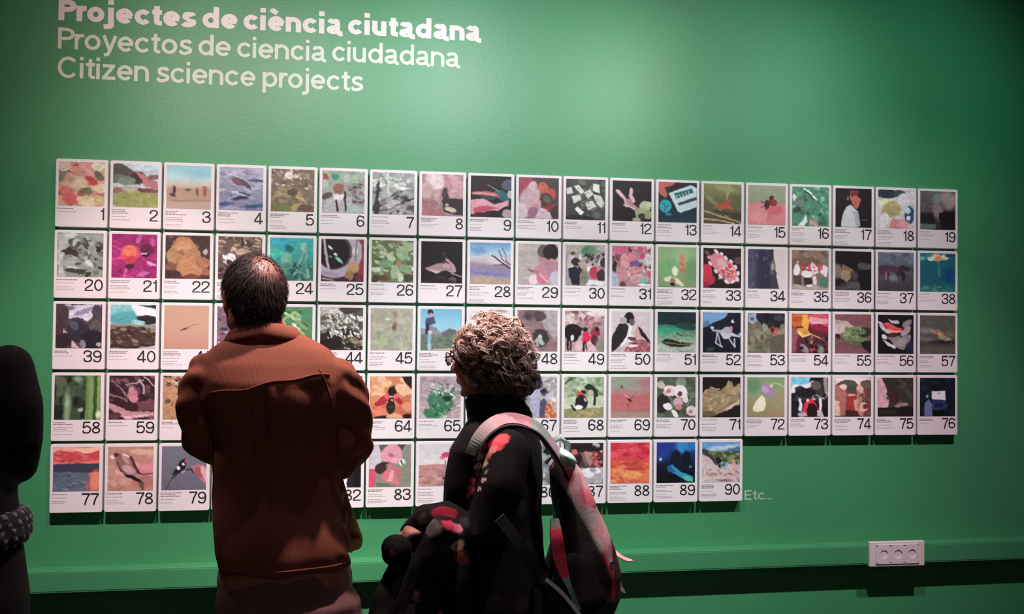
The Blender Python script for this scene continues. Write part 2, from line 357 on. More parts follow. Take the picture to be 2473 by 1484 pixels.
for _l in """1|pink and cream flowers close up|w 5;b c98a78;n 14 0 0 100 100 8 16 .6 40 d8a888 c25a55 8a6f55 d89a86 b04a4a;e 58 20 20 13 70 d9888a;e 45 22 16 9 40 d08070;e 68 42 15 11 20 bf3f45;e 45 50 20 17 0 dba68c 6;e 42 50 10 9 0 e0b498 6;e 90 58 14 10 -30 dcb08c;e 18 68 14 9 10 d8655f;e 26 85 18 12 0 cf5358;e 64 88 22 12 0 d9b48c;e 92 85 12 9 0 d0a070;e 60 66 14 6 0 7a6a50;e 88 30 12 8 50 6f6047;e 6 30 8 15 0 7f7058;e 10 10 14 12 0 d6a79a;e 85 8 14 10 0 d9bfa2
2|a dark hill, red rooftops and a yellow green meadow|b b9b3bd;e 75 5 30 10 0 c9c7d6;p 5a4a44 0 0 18 0 40 12 60 30 60 50 0 40;e 55 32 18 15 0 4a2a2c;p bf6a70 45 14 55 18 100 42 100 62 72 50 58 30;e 90 30 14 6 0 7c5a52;e 10 35 20 10 0 6b6a5a;e 30 40 20 10 0 7d7f73;p a58d72 0 55 100 55 100 75 0 75;e 10 62 12 5 0 a5605a;e 85 62 18 5 0 9c4a4a;e 38 57 16 7 0 b8a79a;e 70 60 16 6 0 7a3b3b;p 9a9350 0 72 30 66 70 66 100 74 100 100 0 100;n 20 5 72 95 98 3 9 .4 0 a79b58 8d8848 a08d55
3|people on a sandy beach under a pale sky|w 1.5;g 8fb6c0 9cc3cc bccbcf c9b7a8 b98a76 b58577 bd9688 b88d84;e 75 18 30 12 0 87b6c4 16;p b98a76 0 53 100 53 100 100 0 100;e 17 57 4 9 0 4a3030;e 14 68 7 4 20 5a3838;e 48 56 7 3 0 5f4d45;e 69 60 3 9 0 7f4a42;e 86 60 4 12 0 a0504a;e 86 50 5 3 0 b0545a;l 8e665c 1.5 15 80 40 83 60 79 100 80;p bd9488 0 85 100 84 100 100 0 100
4|a seabird skimming over lilac waves|w 4;g a89fb3 a39bb4 938ba6 8d86a3 8279a0;n 22 0 5 100 95 10 26 .16 4 b5adc2 7d7797 9a92b0 c0b8ca 8780a0;e 45 33 18 7 12 7a4858;e 60 38 16 4 45 5e4252;e 82 30 20 3 5 5d5678;l 4b4868 3 68 28 85 32 100 32;l 3e3c5c 3 45 60 62 62 72 66;e 48 72 20 4 -6 2f2f50;e 10 86 22 4 -6 42517e;e 78 90 40 5 -8 33577a;e 30 96 30 4 -4 a096ad
5|a rosette of brown and green dry leaves|w 4;b 7c6852;n 26 0 0 100 45 4 10 .5 30 b49a8c 5a4a42 8f7060 d0b8ae 7a5d50 a88878;n 24 0 45 100 100 5 12 .4 20 8f7a52 6b6a48 a58a62 7d5a48;e 48 52 30 7 12 9a8458;e 30 62 26 5 -8 a88f62;e 66 66 22 4 35 b49a6a;e 50 55 12 8 0 5a4a38;e 25 90 22 8 0 6f7a3f;e 60 88 8 14 60 b09464;e 80 92 18 8 0 6a4d40;e 40 14 10 9 0 dcc8c4
6|a person with a round pack beneath trees|w 3;b 9aa396;n 20 0 0 100 40 6 14 .6 10 8fa88a a7b09a 7f8a78 b2b8a8;e 30 14 9 7 0 3f8f78;p a04a4c 0 8 10 6 18 18 2 24;n 16 60 30 100 90 4 10 .6 30 5a4048 8a747c 43323a a08c94;p b7afb3 10 70 70 58 70 100 0 100;e 10 60 13 8 -20 5f4c50;e 38 42 18 16 0 b8a69c;e 39 42 14 13 0 8f5f52 5;p e6dcdc 24 56 52 56 50 68 27 68;l 35282c 5 34 70 36 94;l 35282c 5 53 52 54 75 58 94;p aeb6b8 60 75 100 85 100 100 58 100
7|pale tree trunks and scrub in grey light|w 5;b 9c9c98;n 24 0 0 100 45 8 16 .6 10 c2c6be aab0a6 d8dad4 8b9288;n 30 0 40 100 100 5 13 .4 -20 8d7d84 b5a4ac 5a4a50 c5b8be 6f7068 4c4a48;e 12 50 5 28 5 2f2f2c;e 10 85 8 20 0 3a3836;e 72 38 18 4 0 e6e6e4;e 85 62 10 4 20 2d2628;e 45 75 16 7 -30 c4b4ba;e 30 45 8 14 0 a9aea4;e 38 20 3 22 0 cfd3cb
8|several hands reaching together|w 3;b a8868a;e 28 15 20 22 10 d9bdbd 6;e 38 18 17 19 0 e3cbc8 6;e 10 40 16 20 0 c4a2a0 6;p c79a98 30 40 44 36 40 80 26 96;e 82 18 24 14 30 d49aa2;e 62 22 9 16 0 c48a90;e 88 50 20 18 20 c09aa0;e 56 50 8 18 0 4f3238;e 75 42 14 6 -50 d89aa0;p 3a2a2e 48 62 70 56 100 60 100 100 55 90;e 70 84 14 6 22 d8c8b4;e 60 72 5 4 0 c8b09a;e 18 72 22 12 0 a87478;e 28 94 26 12 0 b86d74
9|a small bird of bright plumage held in a hand|w 2;b 231a20;e 92 20 16 13 0 5a5a72;e 78 48 22 12 35 2c6a72;l a8a0a0 2 42 22 70 36;p c56468 4 40 40 36 65 42 72 52 40 50 8 46;l e0a09a 4 6 44 30 42 60 46;e 42 54 20 6 0 3a4552;p e5a2ac 0 60 30 55 60 68 95 58 92 70 65 85 40 84 20 98 0 92;p c8546a 5 78 40 72 70 78 40 84 10 96;e 92 90 14 10 0 b8a2a8;e 30 96 24 8 0 40202c;e 98 44 8 10 0 b8b0b8
10|fingers holding an orange and brown insect|w 3;b 5a4a48;p b04658 0 0 34 0 28 30 10 50 0 50;e 85 20 30 20 0 4f4a46 12;e 25 60 26 42 25 c8a8ae 6;e 36 20 11 11 0 d0b0b4;e 62 25 16 12 60 d0624a;e 82 40 10 14 0 cf4c48;e 68 54 17 17 0 5f3a35;e 70 52 10 9 0 5b6a58;e 75 72 18 6 -20 a83c48;e 42 72 13 24 10 d59aa4;e 38 88 14 16 0 a06f84;p d8b8c4 40 100 52 74 70 76 92 100;e 92 85 12 18 0 4a3a3a;e 8 82 14 20 0 d4bcc2
11|scattered white slips on a dark ground|w 1;b 4a4c48;n 18 0 0 100 100 9 18 .7 0 5e605a 3a3c38 6a6c66 45473f;p d5d4cc 0 24 14 20 18 34 2 38;p d8d6cc 20 18 32 14 46 30 38 38;p d2d0c6 44 34 60 24 70 36 56 48;p e0ded6 68 10 84 12 86 34 68 28;p dad8d0 14 42 34 38 40 50 20 60;p d0cec6 68 36 88 40 98 58 90 70 76 58;p d5d4ca 48 58 66 52 78 66 56 76;p f0eeea 22 74 30 68 46 80 38 90;n 14 25 22 80 70 2 4 .6 20 8a8a7c 6f6f64 a0a095;e 30 98 40 10 0 2a2a28
12|an open hand and pale blossom against black|w 2;b 1c191a;p d4b2b6 6 26 12 20 20 26 40 52 46 62 34 66 26 46;l d8b0b8 9 48 22 46 36 54 50;l b58088 12 40 50 52 62 62 70;l ceb0b4 6 30 62 44 64 56 68;e 84 62 16 13 0 b8bd9c;e 76 80 18 14 0 a5ab86;e 92 82 10 12 0 98a078;e 75 88 9 8 0 3a3f28;e 62 96 10 6 0 a0a888;e 95 56 8 6 0 c8ccb2
13|a white sample tray and a turquoise lid|w 1;g 1f3038 16303a 123340 15404c;p 2a2224 40 0 70 0 35 28 28 20;p c8605c 0 0 42 0 40 6 16 14 24 32 18 40 0 26;p c8dcdc 26 28 82 6 92 8 100 14 100 60 58 76 50 72;p 2f6a6e 40 28 86 14 92 24 46 42;l c0dede 2 46 32 52 42;l c0dede 2 54 30 60 40;l c0dede 2 62 27 68 38;l c0dede 2 70 24 76 36;l c0dede 2 78 21 84 33;p 35484e 50 52 100 34 100 42 54 58;l b8c8c8 2 60 58 66 66;l b8c8c8 2 70 54 76 62;l b8c8c8 2 80 50 86 60;e 18 60 16 16 0 2fa8b0;l 176a76 2.5 12 54 18 62 26 60;l 176a76 2 18 62 16 70;e 26 80 8 4 0 2a8a94
14|a red moth resting on dry grass stems|w 2;g 8d8a5c 7f7c50 6a6444 5f5840 5a4838;e 55 10 30 9 15 a09a66 8;e 65 18 4 22 10 a8a06a;e 20 40 30 5 38 8f8a66 6;e 85 45 20 20 0 6a6844 12;p c4523e 22 62 40 50 62 42 82 66 60 62 40 62;e 66 44 8 4 -35 c05048;l b5a070 4 0 68 40 80 100 96;l c0a878 4 0 88 40 92 80 100;l b89a6c 3 42 64 70 90;e 85 80 16 10 0 4a3c2c;e 50 72 26 4 10 4c4432
15|a dark red insect on pink skin|w 2;g 9a9a80 94947a 8f8f76;p d97a80 0 46 40 44 70 50 100 44 100 100 0 100;e 72 62 22 12 -10 d06068 6;e 66 42 12 9 0 9a2c34;e 50 48 8 12 0 4a2a26;l 3c2c28 2 34 40 50 50 36 56;l 3c2c28 2 62 24 54 44;l 4a2a26 2.5 48 52 46 62;e 62 30 8 5 -20 4a2e2c;e 56 78 6 12 30 c8646c 6;e 25 78 26 16 0 e08e90 12
16|green plants with a white feather and leaf|w 4;b 4f8268;n 30 0 0 100 100 4 11 .7 20 5c9a7c 3f6b55 6fae90 47765f 35594a 80b898;e 18 40 14 12 0 6a7672;e 12 60 10 8 0 3c4844;l e5e8e2 4 30 4 48 14 66 32;l 1e3a30 3 34 12 50 22 60 32;p d8e0d8 14 100 30 82 38 72 40 84 32 100;p c08a88 46 82 66 86 72 100 50 100;e 4 28 5 8 0 c8d8d0;e 85 82 10 8 0 3a6e56
17|a man in a white shirt against black|w 2;b 1a1518;e 46 18 11 10 0 1c1214;p c0605c 40 14 48 22 60 22 70 26 66 44 58 52 50 46 42 30;e 56 32 11 15 0 b8544e;e 52 10 14 7 0 7a3030;p b8b0b8 16 100 18 70 30 48 42 42 60 56 66 90 62 100;p 9a94a4 48 60 62 56 70 96 58 100;l 6a5050 2 74 80 92 82;e 35 26 3 5 0 b85850
18|a yellow bag and a blue sleeve in a crowd|w 4;b b9a2ac;e 25 10 30 14 0 2c2e3c;e 60 8 20 10 0 3a4250;e 80 22 30 18 -20 c8b0bc;e 20 34 24 10 0 c8c09a;e 38 52 28 20 0 a88f60;e 30 60 20 12 0 9a8458;e 15 80 12 22 20 c8b4b8;e 88 64 15 22 0 2c4468;e 82 52 9 8 0 9fb2c8;e 84 70 6 6 0 d8dce4;p c86a72 38 76 60 78 78 92 84 100 30 100;e 70 88 20 10 0 d08088;e 95 20 8 12 0 c0a8b4
19|a dim figure with dark clothes and pink tones|w 4;g 5a4850 54464c 4a3c44 3a2c34 302428;e 78 22 24 24 0 8f6a70 8;e 48 22 14 18 0 6a686e 8;e 50 52 12 26 -20 7a5a68 8;p 201a22 0 56 36 56 44 84 0 84;p 1c1216 52 55 100 48 100 100 60 100;p 55564e 0 84 40 86 46 100 0 100;e 62 34 12 5 20 6a5258
20|dark twigs and leaves against grey bark|w 5;b 8a857a;p b3a89c 0 0 30 0 18 40 12 60 16 100 0 100;n 30 30 10 100 100 4 13 .6 20 6a685e 4a4640 8b887c 3a3532 a09c90;p 3e332f 4 42 26 32 46 42 48 54 20 50;e 34 24 14 9 50 5a4f48;e 38 22 6 9 20 b0aa9c;e 30 64 20 8 -15 9c988c;e 40 86 24 6 0 3d3834;e 34 78 18 4 10 b9b4a8;e 90 36 6 7 0 2c2624;e 70 70 12 5 40 c2bcb2;e 85 10 14 8 0 8f8c82;e 30 6 12 4 0 c2bcb0
21|a magenta flower with an orange centre|w 4;b a01c60;n 22 0 0 100 100 8 18 .5 30 a8206a 8a1454 b42a70 94185c;e 78 34 16 12 0 6a0e40;e 75 46 9 6 0 2c0818;l d0a0a8 4 65 44 76 42;l c83a78 4 4 30 30 40;l c83a80 5 0 58 30 56;l c04a88 6 30 96 34 70 38 64;e 40 46 22 19 0 d0485a 6;e 38 40 17 14 0 e06a4a 5;e 40 58 12 10 0 c83440 5;e 40 74 10 6 0 4f0a30;e 70 90 14 5 -15 c05a92;e 90 68 14 3 25 c888a8;e 60 10 6 12 20 b84a88;e 90 15 5 12 0 b04080
22|a pale brown mushroom among leaf litter|w 4;b 4a2f28;n 24 0 0 100 100 5 12 .6 10 5a3a30 7a4a3c 3a241f 8f5a48;e 42 32 26 30 0 b8784f;e 48 48 30 28 10 b57852;e 18 48 16 20 0 a87550;e 40 26 16 14 0 c48660;e 36 40 6 5 0 96583a;e 52 78 34 18 0 b4774f;e 86 62 16 14 0 a8684c;e 88 38 6 7 0 b8a0a0;e 22 86 14 8 20 4a2a26;e 60 94 20 6 0 7a3c30;e 92 84 10 9 0 9a5a40;e 12 72 14 8 0 7f5040
23|brown undergrowth with a white patch behind a man's head|w 4;b 6a5248;n 24 0 0 100 40 5 12 .5 20 8f7458 5a4238 a88a70 c0a498 4c3830;e 55 12 3 12 0 3a2a24;e 60 36 20 8 10 b89484;p e8dcdc 8 42 40 40 42 52 20 66 10 58;n 20 0 50 100 100 5 12 .5 10 5a2a3c 8a5a68 3a2028 a08088;e 50 85 20 12 0 4a3038
24|turquoise underwater plants|w 4;g 2fa8b0 35aaa4 3a9488 357a70 356458;e 18 12 30 14 0 2ea8b8 14;e 12 36 16 9 0 3cc0a8 8;e 44 26 12 9 20 1e6a64 5;e 38 48 13 15 0 6aa890 4;e 36 72 14 14 0 4a8a74 6;l 7aa898 5 60 84 70 50 80 22;l 7aa898 6 84 26 84 60 88 90;l 6f9f90 4 68 72 80 84 84 98;e 78 22 6 10 0 90b8a8;e 92 60 12 14 0 3f9080 5;n 16 40 60 100 100 3 9 .7 10 1c4a44 4fa088 2a5f56;e 10 90 20 8 0 4a5a50
25|a dark round dial in a metal ring|w 2;b 3c2c38;p 9a3c4c 86 0 100 0 100 100 84 100;e 32 32 64 60 0 b8a8b4 3;e 30 30 42 42 0 5a4a58 3;e 28 30 38 39 0 1d171d 3;l b8aab4 6 6 0 12 40 18 70;e 80 28 7 9 0 e0c8d0;l 8a7a80 4 84 0 80 50;e 22 20 7 3 40 d8e8e4;e 34 36 5 3 40 e0e8e6;e 42 50 12 4 42 7fd0b8;e 22 42 4 3 0 3f9a84;e 75 66 14 14 20 c89868;e 66 86 10 12 0 a87c50;e 20 84 26 8 10 a89aa8;l b8848c 4 4 94 30 98;e 90 92 10 10 0 7a2c40;e 48 96 20 4 0 4c2434
26|pale green succulent leaves|w 4;b 6f7a55;n 26 0 0 100 100 6 13 .55 30 9fac84 c0c8a4 5f6a45 aab890 8a9a70 d0d4b8;e 72 30 14 17 0 9ab48c;e 44 40 14 8 40 b8cca4;e 35 56 20 8 0 7fa07c;e 58 76 12 18 20 a5b890;e 80 66 18 9 10 8aa47c;e 12 70 12 7 0 cdd4b8;e 66 54 6 7 0 b08060;e 30 90 14 6 0 6a4a38;e 90 88 12 10 0 4a4a38;e 10 92 10 8 0 4f4232;e 70 88 8 10 0 c5ceb0;e 60 6 14 6 0 8a7a5c;e 88 14 14 10 0 a9b48c
27|a pale draped shape on black|w 2;b 191217;p a8848c 10 64 36 54 56 50 66 40 84 62 80 76 60 70 36 76 16 70;e 60 52 8 6 20 604048;e 62 58 9 6 30 c0989c;l b89498 5 60 42 76 56 82 70;l 5a3c44 3 54 26 62 40;p d0b0b4 16 66 30 68 50 72 36 77;l b08c90 3 74 76 98 84;e 76 92 10 8 0 6a4a50;e 30 96 50 6 0 2a1c22;e 48 86 16 4 0 3c2a30
28|a bare branch over blue water and pink sky|w 2;g 6a9cc8 85b0d4 a8c4d8 c8c0c8 a890a8 8c80a8 8f88b0 b0988c b89888;e 20 20 20 10 0 6f9ac8 12;e 70 46 34 6 0 d8c8c8 10;p 9d8298 0 52 30 54 60 52 100 56 100 62 0 62;e 50 76 50 4 3 7a78a8;e 80 62 24 4 5 9a8494;l 3a2c38 3 100 62 84 52 66 38 54 30;l 4a3c44 2 100 52 80 40 70 20;l 4a3c44 1.6 84 52 60 54;l 4a3c44 1.6 92 56 88 30 80 12;e 25 90 30 8 0 ba9c90 8
29|a black-haired young person holding a device|w 2;g c0b4b0 b9adaa b4a6a6;n 12 0 0 60 90 10 20 .3 0 c4b8b4 b2a6a4 bcb0ac;p c28a94 50 22 70 30 88 40 100 44 100 86 80 88 66 78 56 54 50 38;e 62 18 14 16 0 6a5e60;e 82 20 20 20 0 30282c;e 84 42 8 7 0 c98e96;e 74 60 16 16 0 b8869c 5;p d08a98 40 60 60 44 66 60 74 84 64 96 50 92;p b87c88 26 62 52 66 54 74 36 72;l 40242c 2 26 62 36 68;e 38 88 12 12 0 e6d4d8;e 60 88 14 8 20 e06a84;l f0c8d0 3 56 74 74 92;e 94 84 14 18 0 c8c0d0
30|a crowd of students outdoors|w 3;b a39c98;p b5aea6 0 0 60 0 40 20 0 22;e 60 14 20 12 0 5a8c6a;e 72 12 14 10 0 7aa07a;e 90 8 14 8 0 b8b4b0;n 22 30 24 100 50 4 8 1.1 0 d8cccc 6a5c60 e8e0e0 8f7f80 3c3438 c0a8a8;e 14 40 10 20 10 cfc4c0;e 18 22 7 5 0 5a4840;e 26 42 10 9 0 3a3034;p 26263c 8 58 26 52 38 68 38 100 18 100 8 76;e 40 56 8 14 20 3c3038;p c8a8a0 30 44 50 40 62 60 56 70 40 60;e 64 58 9 7 0 f0ecec;e 74 68 13 15 0 d03a5c;e 86 60 8 7 0 e07890;e 92 74 12 14 0 4a3438;p e8e4e6 54 84 80 86 100 90 100 100 56 100;e 48 80 10 20 0 8a8078 6;e 96 44 8 12 0 4a4044
31|a crowd in pink and white clothes|w 4;b b08a94;n 36 0 0 100 70 5 12 1 20 d85a74 e098a8 f0c0c8 8a4a58 c87888 e8d0d4 5a3c48 b8a0ac;e 20 10 20 12 0 d8688a;e 60 46 14 13 10 7a5a8c;e 50 26 10 12 0 e07890;e 34 40 13 18 0 e89aa4;e 24 72 16 22 0 d08a94;e 60 60 18 10 -20 d88894;e 6 50 6 14 0 303038;p b0b8d0 0 62 14 74 18 100 0 100;e 70 82 26 12 0 d8a0a8;e 80 86 12 7 0 80c0a8;p f0eef0 66 100 76 92 100 94 100 100;e 92 34 14 16 0 d4c4c8;e 80 24 7 6 0 d84868;e 28 94 8 8 0 7a3038
32|a bee hovering above a white petalled flower|w 1.5;g 8cb07c 8fae7c 88a874 84a070 86986a;e 60 20 20 20 0 9cbc88 16;e 24 50 20 20 0 78b070 14;e 90 60 20 30 0 6f9c68 14;l d08a68 14 62 24 64 38;e 63 46 9 14 0 cf8a6a;e 64 58 7 7 0 c07a58;l 7a5a48 2 60 40 66 44;e 44 60 8 12 -10 e0e4c0;p dcdcb8 14 78 30 72 56 80 70 96 62 98 44 88 20 86;e 38 84 7 8 0 b07868;e 38 92 6 4 0 1f1a18
33|pink and red coral edged with white tips|w 2;b 2c1c20;n 10 60 40 100 100 8 16 .7 0 251a1c 352428 302020;e 10 60 14 20 0 d03048;e 16 80 16 12 0 c83044;e 6 92 12 8 0 a02838;p d8808c 18 20 34 8 56 22 80 40 94 66 88 84 66 88 44 66 20 40;e 66 56 20 16 40 c8505c;e 50 38 16 9 40 e0a0a8;n 20 40 40 84 80 2 4 1 0 e8b0a8 b84048 e8c8b8;e 34 8 7 4 40 e0d4d4;e 48 14 6 4 40 dcd0d0;e 60 24 6 4 40 d8ccd0;e 74 32 6 4 40 dcd0d0;e 86 46 6 4 60 d8ccd0;e 93 62 4 6 0 e0d8d8;e 90 78 5 6 0 d8ccd0;e 78 84 6 4 0 dcd0d0;e 62 84 7 4 30 e0d4d4;e 46 72 6 4 50 dcd0d0;e 34 58 6 4 50 d8ccd0;e 18 38 7 4 50 e0d4d4;e 16 22 6 5 0 c88c98;e 10 12 8 5 40 7a4858;e 92 30 10 10 0 5a4648
34|a dark tree trunk edge before a white background|w 1;b d0c0be;p 403c50 0 0 68 0 70 30 74 60 84 100 0 100;p 35324a 30 0 50 0 54 100 24 100;e 10 50 9 60 0 52506a 8;e 60 40 6 60 5 322f44 5;e 67 46 7 20 0 6a645c;e 66 44 4 9 0 a09c94;e 72 60 5 8 -10 4a4648;n 14 0 0 60 100 2 5 2 0 4c4a62 38364a 5a5870
35|a group in white and red shirts on stony ground|w 3;b 8a6c62;n 14 0 0 100 30 8 16 .5 0 6a5a52 8f7060 7a6a60 a08070;p 7a5a4c 0 24 60 18 100 40 100 60 0 50;e 14 50 9 14 0 e8dcd8;e 17 32 4 4 0 c89888;p 5a4640 4 64 24 64 26 90 6 90;n 26 28 38 92 64 4 7 1.1 0 e04a68 f0d8dc d8405c e8b8c0 c03850 f4ecec;e 42 62 14 9 0 ecdce0;p 3a2c2c 30 70 56 70 54 92 34 92;e 62 78 6 14 0 d8c8cc;e 86 80 14 12 20 4a7a68;e 92 52 7 14 0 e8e0e4;p a8948c 0 86 30 90 60 88 100 96 100 100 0 100;e 48 90 8 4 0 d8ccd0
36|a pale pointed form in near darkness|w 3;b 1c1719;p 1a1518 0 0 100 0 100 30 0 40;e 4 52 16 18 0 7a6a62 8;p 7f6450 20 34 52 48 48 62 32 80 16 70;e 30 62 16 12 20 96785a;e 52 62 10 12 -30 4c3c3c 6;p 4c4648 60 34 70 26 100 34 100 46 80 48 64 42;e 60 88 40 12 0 4f4a50 8;p 171216 62 50 100 44 100 100 70 100;e 16 96 16 8 0 4a444a 6
37|a brown horse standing in mist|w 3;g 5c5a68 5a5864 4e4c56 48404a 403a42 3a343a;n 10 0 0 100 35 5 10 2 80 66647a 504e5c 5a586c;p 4c2c3a 2 36 40 32 60 40 58 54 30 50 12 60 2 56;p 30282e 58 36 70 32 90 40 86 50 70 46 70 60 60 60;e 22 62 4 12 0 8f4858;l 2a2228 5 28 52 28 72;l 30202a 5 56 50 58 72;e 44 66 14 9 0 6a646c 8;e 72 62 5 14 0 28222a;e 96 46 8 6 0 3a4038;e 50 92 60 10 0 3c363c 8
38|an orange sea creature near the surface of deep blue water|w 3;g 1a5a68 16505f 144a5e 13485a 174a58 225a5c;e 50 10 30 8 0 3f8a94 6;e 46 8 14 7 0 d8987c;e 52 14 12 7 -10 c86a4c;e 30 14 10 5 0 a8b8a8;e 70 10 9 7 0 b0a898;e 85 6 16 4 0 2c3c48;l 35606a 6 52 24 54 60;e 84 58 20 20 0 0f3c68 14;n 12 0 85 100 100 4 10 .4 0 2c6a62 1f4f58 3a7068;e 6 14 8 5 0 5a8488
39|dark rocks under a stormy white sky|w 5;b 4c3c40;p c8b4c4 20 0 100 0 84 20 70 40 30 36 24 16;e 62 16 24 6 -25 8f7a94;e 24 8 18 6 0 77687e;e 14 24 16 24 0 4a3838;e 92 24 14 22 0 4a3a44;e 46 42 30 10 10 4c3840;e 48 62 24 24 10 352c34;e 40 50 10 10 0 4a4858;e 88 56 16 20 0 5a4a48;p c8a09a 20 56 26 74 40 86 50 100 38 100 26 80 14 70;e 16 84 18 18 0 34242a;e 80 82 26 22 0 261e28;e 60 90 8 10 0 8a7278;e 94 92 6 4 0 a88f88;e 8 54 12 16 0 4c3234
40|a ridge of brown rock under a turquoise sky|w 3;g 7ab0b0 82b4b2 9ab8b8;e 40 30 40 14 0 4a8f92 8;e 20 32 26 10 0 4f9498 8;p dcd0d4 44 0 60 0 100 10 100 24 70 30 56 22;p 2c2024 62 0 100 0 100 8;e 82 34 24 11 5 2c2024;e 60 40 16 5 0 8fb4b4;p 8f7a6a 0 44 60 46 100 46 100 56 0 54;p 4a322e 0 50 30 50 60 50 100 56 100 100 0 100;n 22 0 52 100 96 5 14 .35 10 5f4238 3a2624 7a5a4c 4c3230 8f7060;p b8a8a8 60 100 100 92 100 100;l 2a1c1c 2.5 0 92 40 97 100 90
41|a tiny insect on a plain tan background|w .5;g bb8a74 bc8672 ba7f6e;e 50 30 70 40 0 bd8c76 40;e 46 54 5 2 -20 4a2a26;l 5a3430 1.4 36 58 48 53 56 50;l 8a5a4c 1.2 54 50 66 44 82 42
42|purple grey foliage partly behind a man's head|w 4;b 7a5c6a;n 30 0 0 100 100 5 12 .6 20 8f7a94 5a2c3c 4a3040 b0a0b8 8a4a58 d0bcc4
43|a hanging white flower among green leaves|w 4;b 5a8a5c;n 20 0 0 100 100 8 18 .4 30 6fa068 4a7a50 8ab47c 3a6244 7aa870;e 20 44 20 14 0 b8c47c;l a8c890 6 20 4 44 20 70 30;l 9cc084 5 30 34 60 14 90 30;p dce0cc 52 38 62 40 74 66 66 74 54 66;e 82 86 20 14 0 24402c;e 88 20 14 14 0 4a8c64;e 40 74 20 18 0 3a6648
44|a bush of small white flowers|w 4;b 5a544c;e 50 80 60 30 0 2f2824;p c8c0c0 0 0 60 0 50 14 0 20;n 14 0 0 50 60 6 12 .6 0 8a8a78 a8a498 75735f;n 60 12 12 98 70 3 6 .6 60 e0dcd8 cfcac6 b8b4ae f0ecea 8f8c80;e 70 6 24 8 0 4a4040;e 20 88 28 14 0 231c1a;n 18 50 70 100 98 4 8 .6 20 6f6450 8a7c64 4a4434 a09078
45|blurred dry grass and seed heads|w 3;g a8a494 a5a290 9ea08a 9a9c84;n 12 0 0 100 100 8 20 1.6 0 a3a08c b0ab98 979a84 a89e8c;e 58 16 6 10 0 a08878 4;e 56 44 6 10 0 8a7464 4;e 54 46 4 6 0 6f5c50;e 40 26 5 4 0 d8ccb8;l b8ac98 3 66 4 80 40 100 74;l b4b49c 3 72 60 74 100;e 28 80 12 10 0 a4b088 6;e 18 66 6 10 0 8a9478 6;e 92 50 10 26 0 a8a890 8;l 8fa080 3 86 60 88 100
46|a hiker with binoculars against a blue sky|w 1.5;g 6fb0d0 80bcd4 98c8d8 a8ccd8 a8c4cc;p 8f8c9c 0 44 10 48 36 46 48 56 70 46 88 54 100 50 100 80 0 80;p 68686f 50 60 70 48 84 50 100 58 100 78 60 74;p 6a7a68 0 62 30 60 60 66 100 72 100 100 0 100;n 14 0 62 100 94 5 12 .5 0 5f7260 7f8a74 566456;e 24 8 7 6 0 3a2c38;e 26 14 5 5 0 c89090;p 505070 14 22 32 18 38 34 22 40 12 36;p 2c3450 12 34 22 36 22 62 12 60;p 8c8494 22 38 40 46 38 62 22 60;e 24 56 6 5 0 c8bcc0;l 8ab0c8 8 22 62 22 88;e 22 90 5 9 0 a0c0cc;p c8b0a0 30 96 100 92 100 100 20 100
47|a plain pale scene almost hidden by curly hair|w 2;g dcd6d4 cfc8c4 b0a8a0 8a8478 78746a;e 70 4 24 5 0 a89c98;n 16 0 50 100 100 8 16 .6 0 8a8478 9c988c 6a665c
48|brown hands around a cluster of pale eggs|w 4;b 8a7478;e 88 30 30 40 0 a89ca0 12;e 30 12 18 12 0 6a5658;e 55 14 16 12 0 5c484c;e 26 50 26 24 0 96767a;p 8f6c70 30 30 60 30 90 70 100 90 70 100 30 90;e 56 68 22 22 0 3f3a3a 4;e 56 66 6 6 0 c0c0b8;e 50 74 5 7 0 a8b0a4;e 62 78 5 8 -30 a8b4a4;e 58 74 4 4 0 b8c0b4;e 52 82 4 6 0 98a498;e 26 14 8 7 40 4c3c40;e 84 96 20 8 0 947478;e 14 90 18 14 0 7a6266
49|a black bull led by a person in red|w 3;b b08a90;n 20 0 0 100 36 6 14 .6 30 9a7c7c 7a5f5c c8a8ac 8a6c68 d0bcbc;e 80 6 26 8 0 dcccc8;e 14 20 10 8 0 c8beb4;n 14 50 20 90 50 6 12 .4 -50 b07880 8f5a62 c08a90;e 20 54 22 22 -10 1f1618;e 18 66 5 8 20 d0c8cc;l 2c2020 7 20 40 42 46;l 2a1c1e 4 6 70 8 98;l 2a1c1e 4 14 74 14 98;p d0a8b0 30 76 60 70 80 100 20 100;e 51 46 5 6 0 2c1c20;p d82450 46 54 60 52 68 64 58 78 46 78;l 2a1c20 5 50 78 48 98;l 3a2428 3 54 78 56 96;e 78 54 12 9 0 a03048;e 76 72 10 12 0 5a2c34;l d8c0c0 2.5 64 74 84 100;e 94 84 14 20 0 8a8478 8;e 36 70 4 10 30 c8a4ac;e 82 44 6 6 0 3c1c22
50|a person with dark hair bending over pale shapes|w 2;g d0bec0 ccbabc c6b2b4;p 2a252c 0 64 20 30 34 28 44 40 42 56 20 90 0 100;e 45 16 13 14 20 242024;e 30 22 9 9 0 a8a4a8;e 52 26 7 9 0 6a5a5c;p e0d8d8 44 36 52 36 50 60 30 84 12 100 2 100 20 86 40 60;p c8969c 62 40 74 36 84 60 76 68 58 64;p 30202a 66 36 76 42 92 62 100 76 100 86 90 72 78 60;p e8dcdc 44 56 58 60 56 74 42 76;e 54 68 12 5 10 6a3a40;p a85a64 44 78 80 68 100 78 100 100 30 100;n 12 40 76 98 98 4 8 .6 0 8f4650 c08088 7a3440 b86a72;e 54 84 14 4 0 e0ccd0;p b8a8a8 4 100 20 86 34 92 32 100
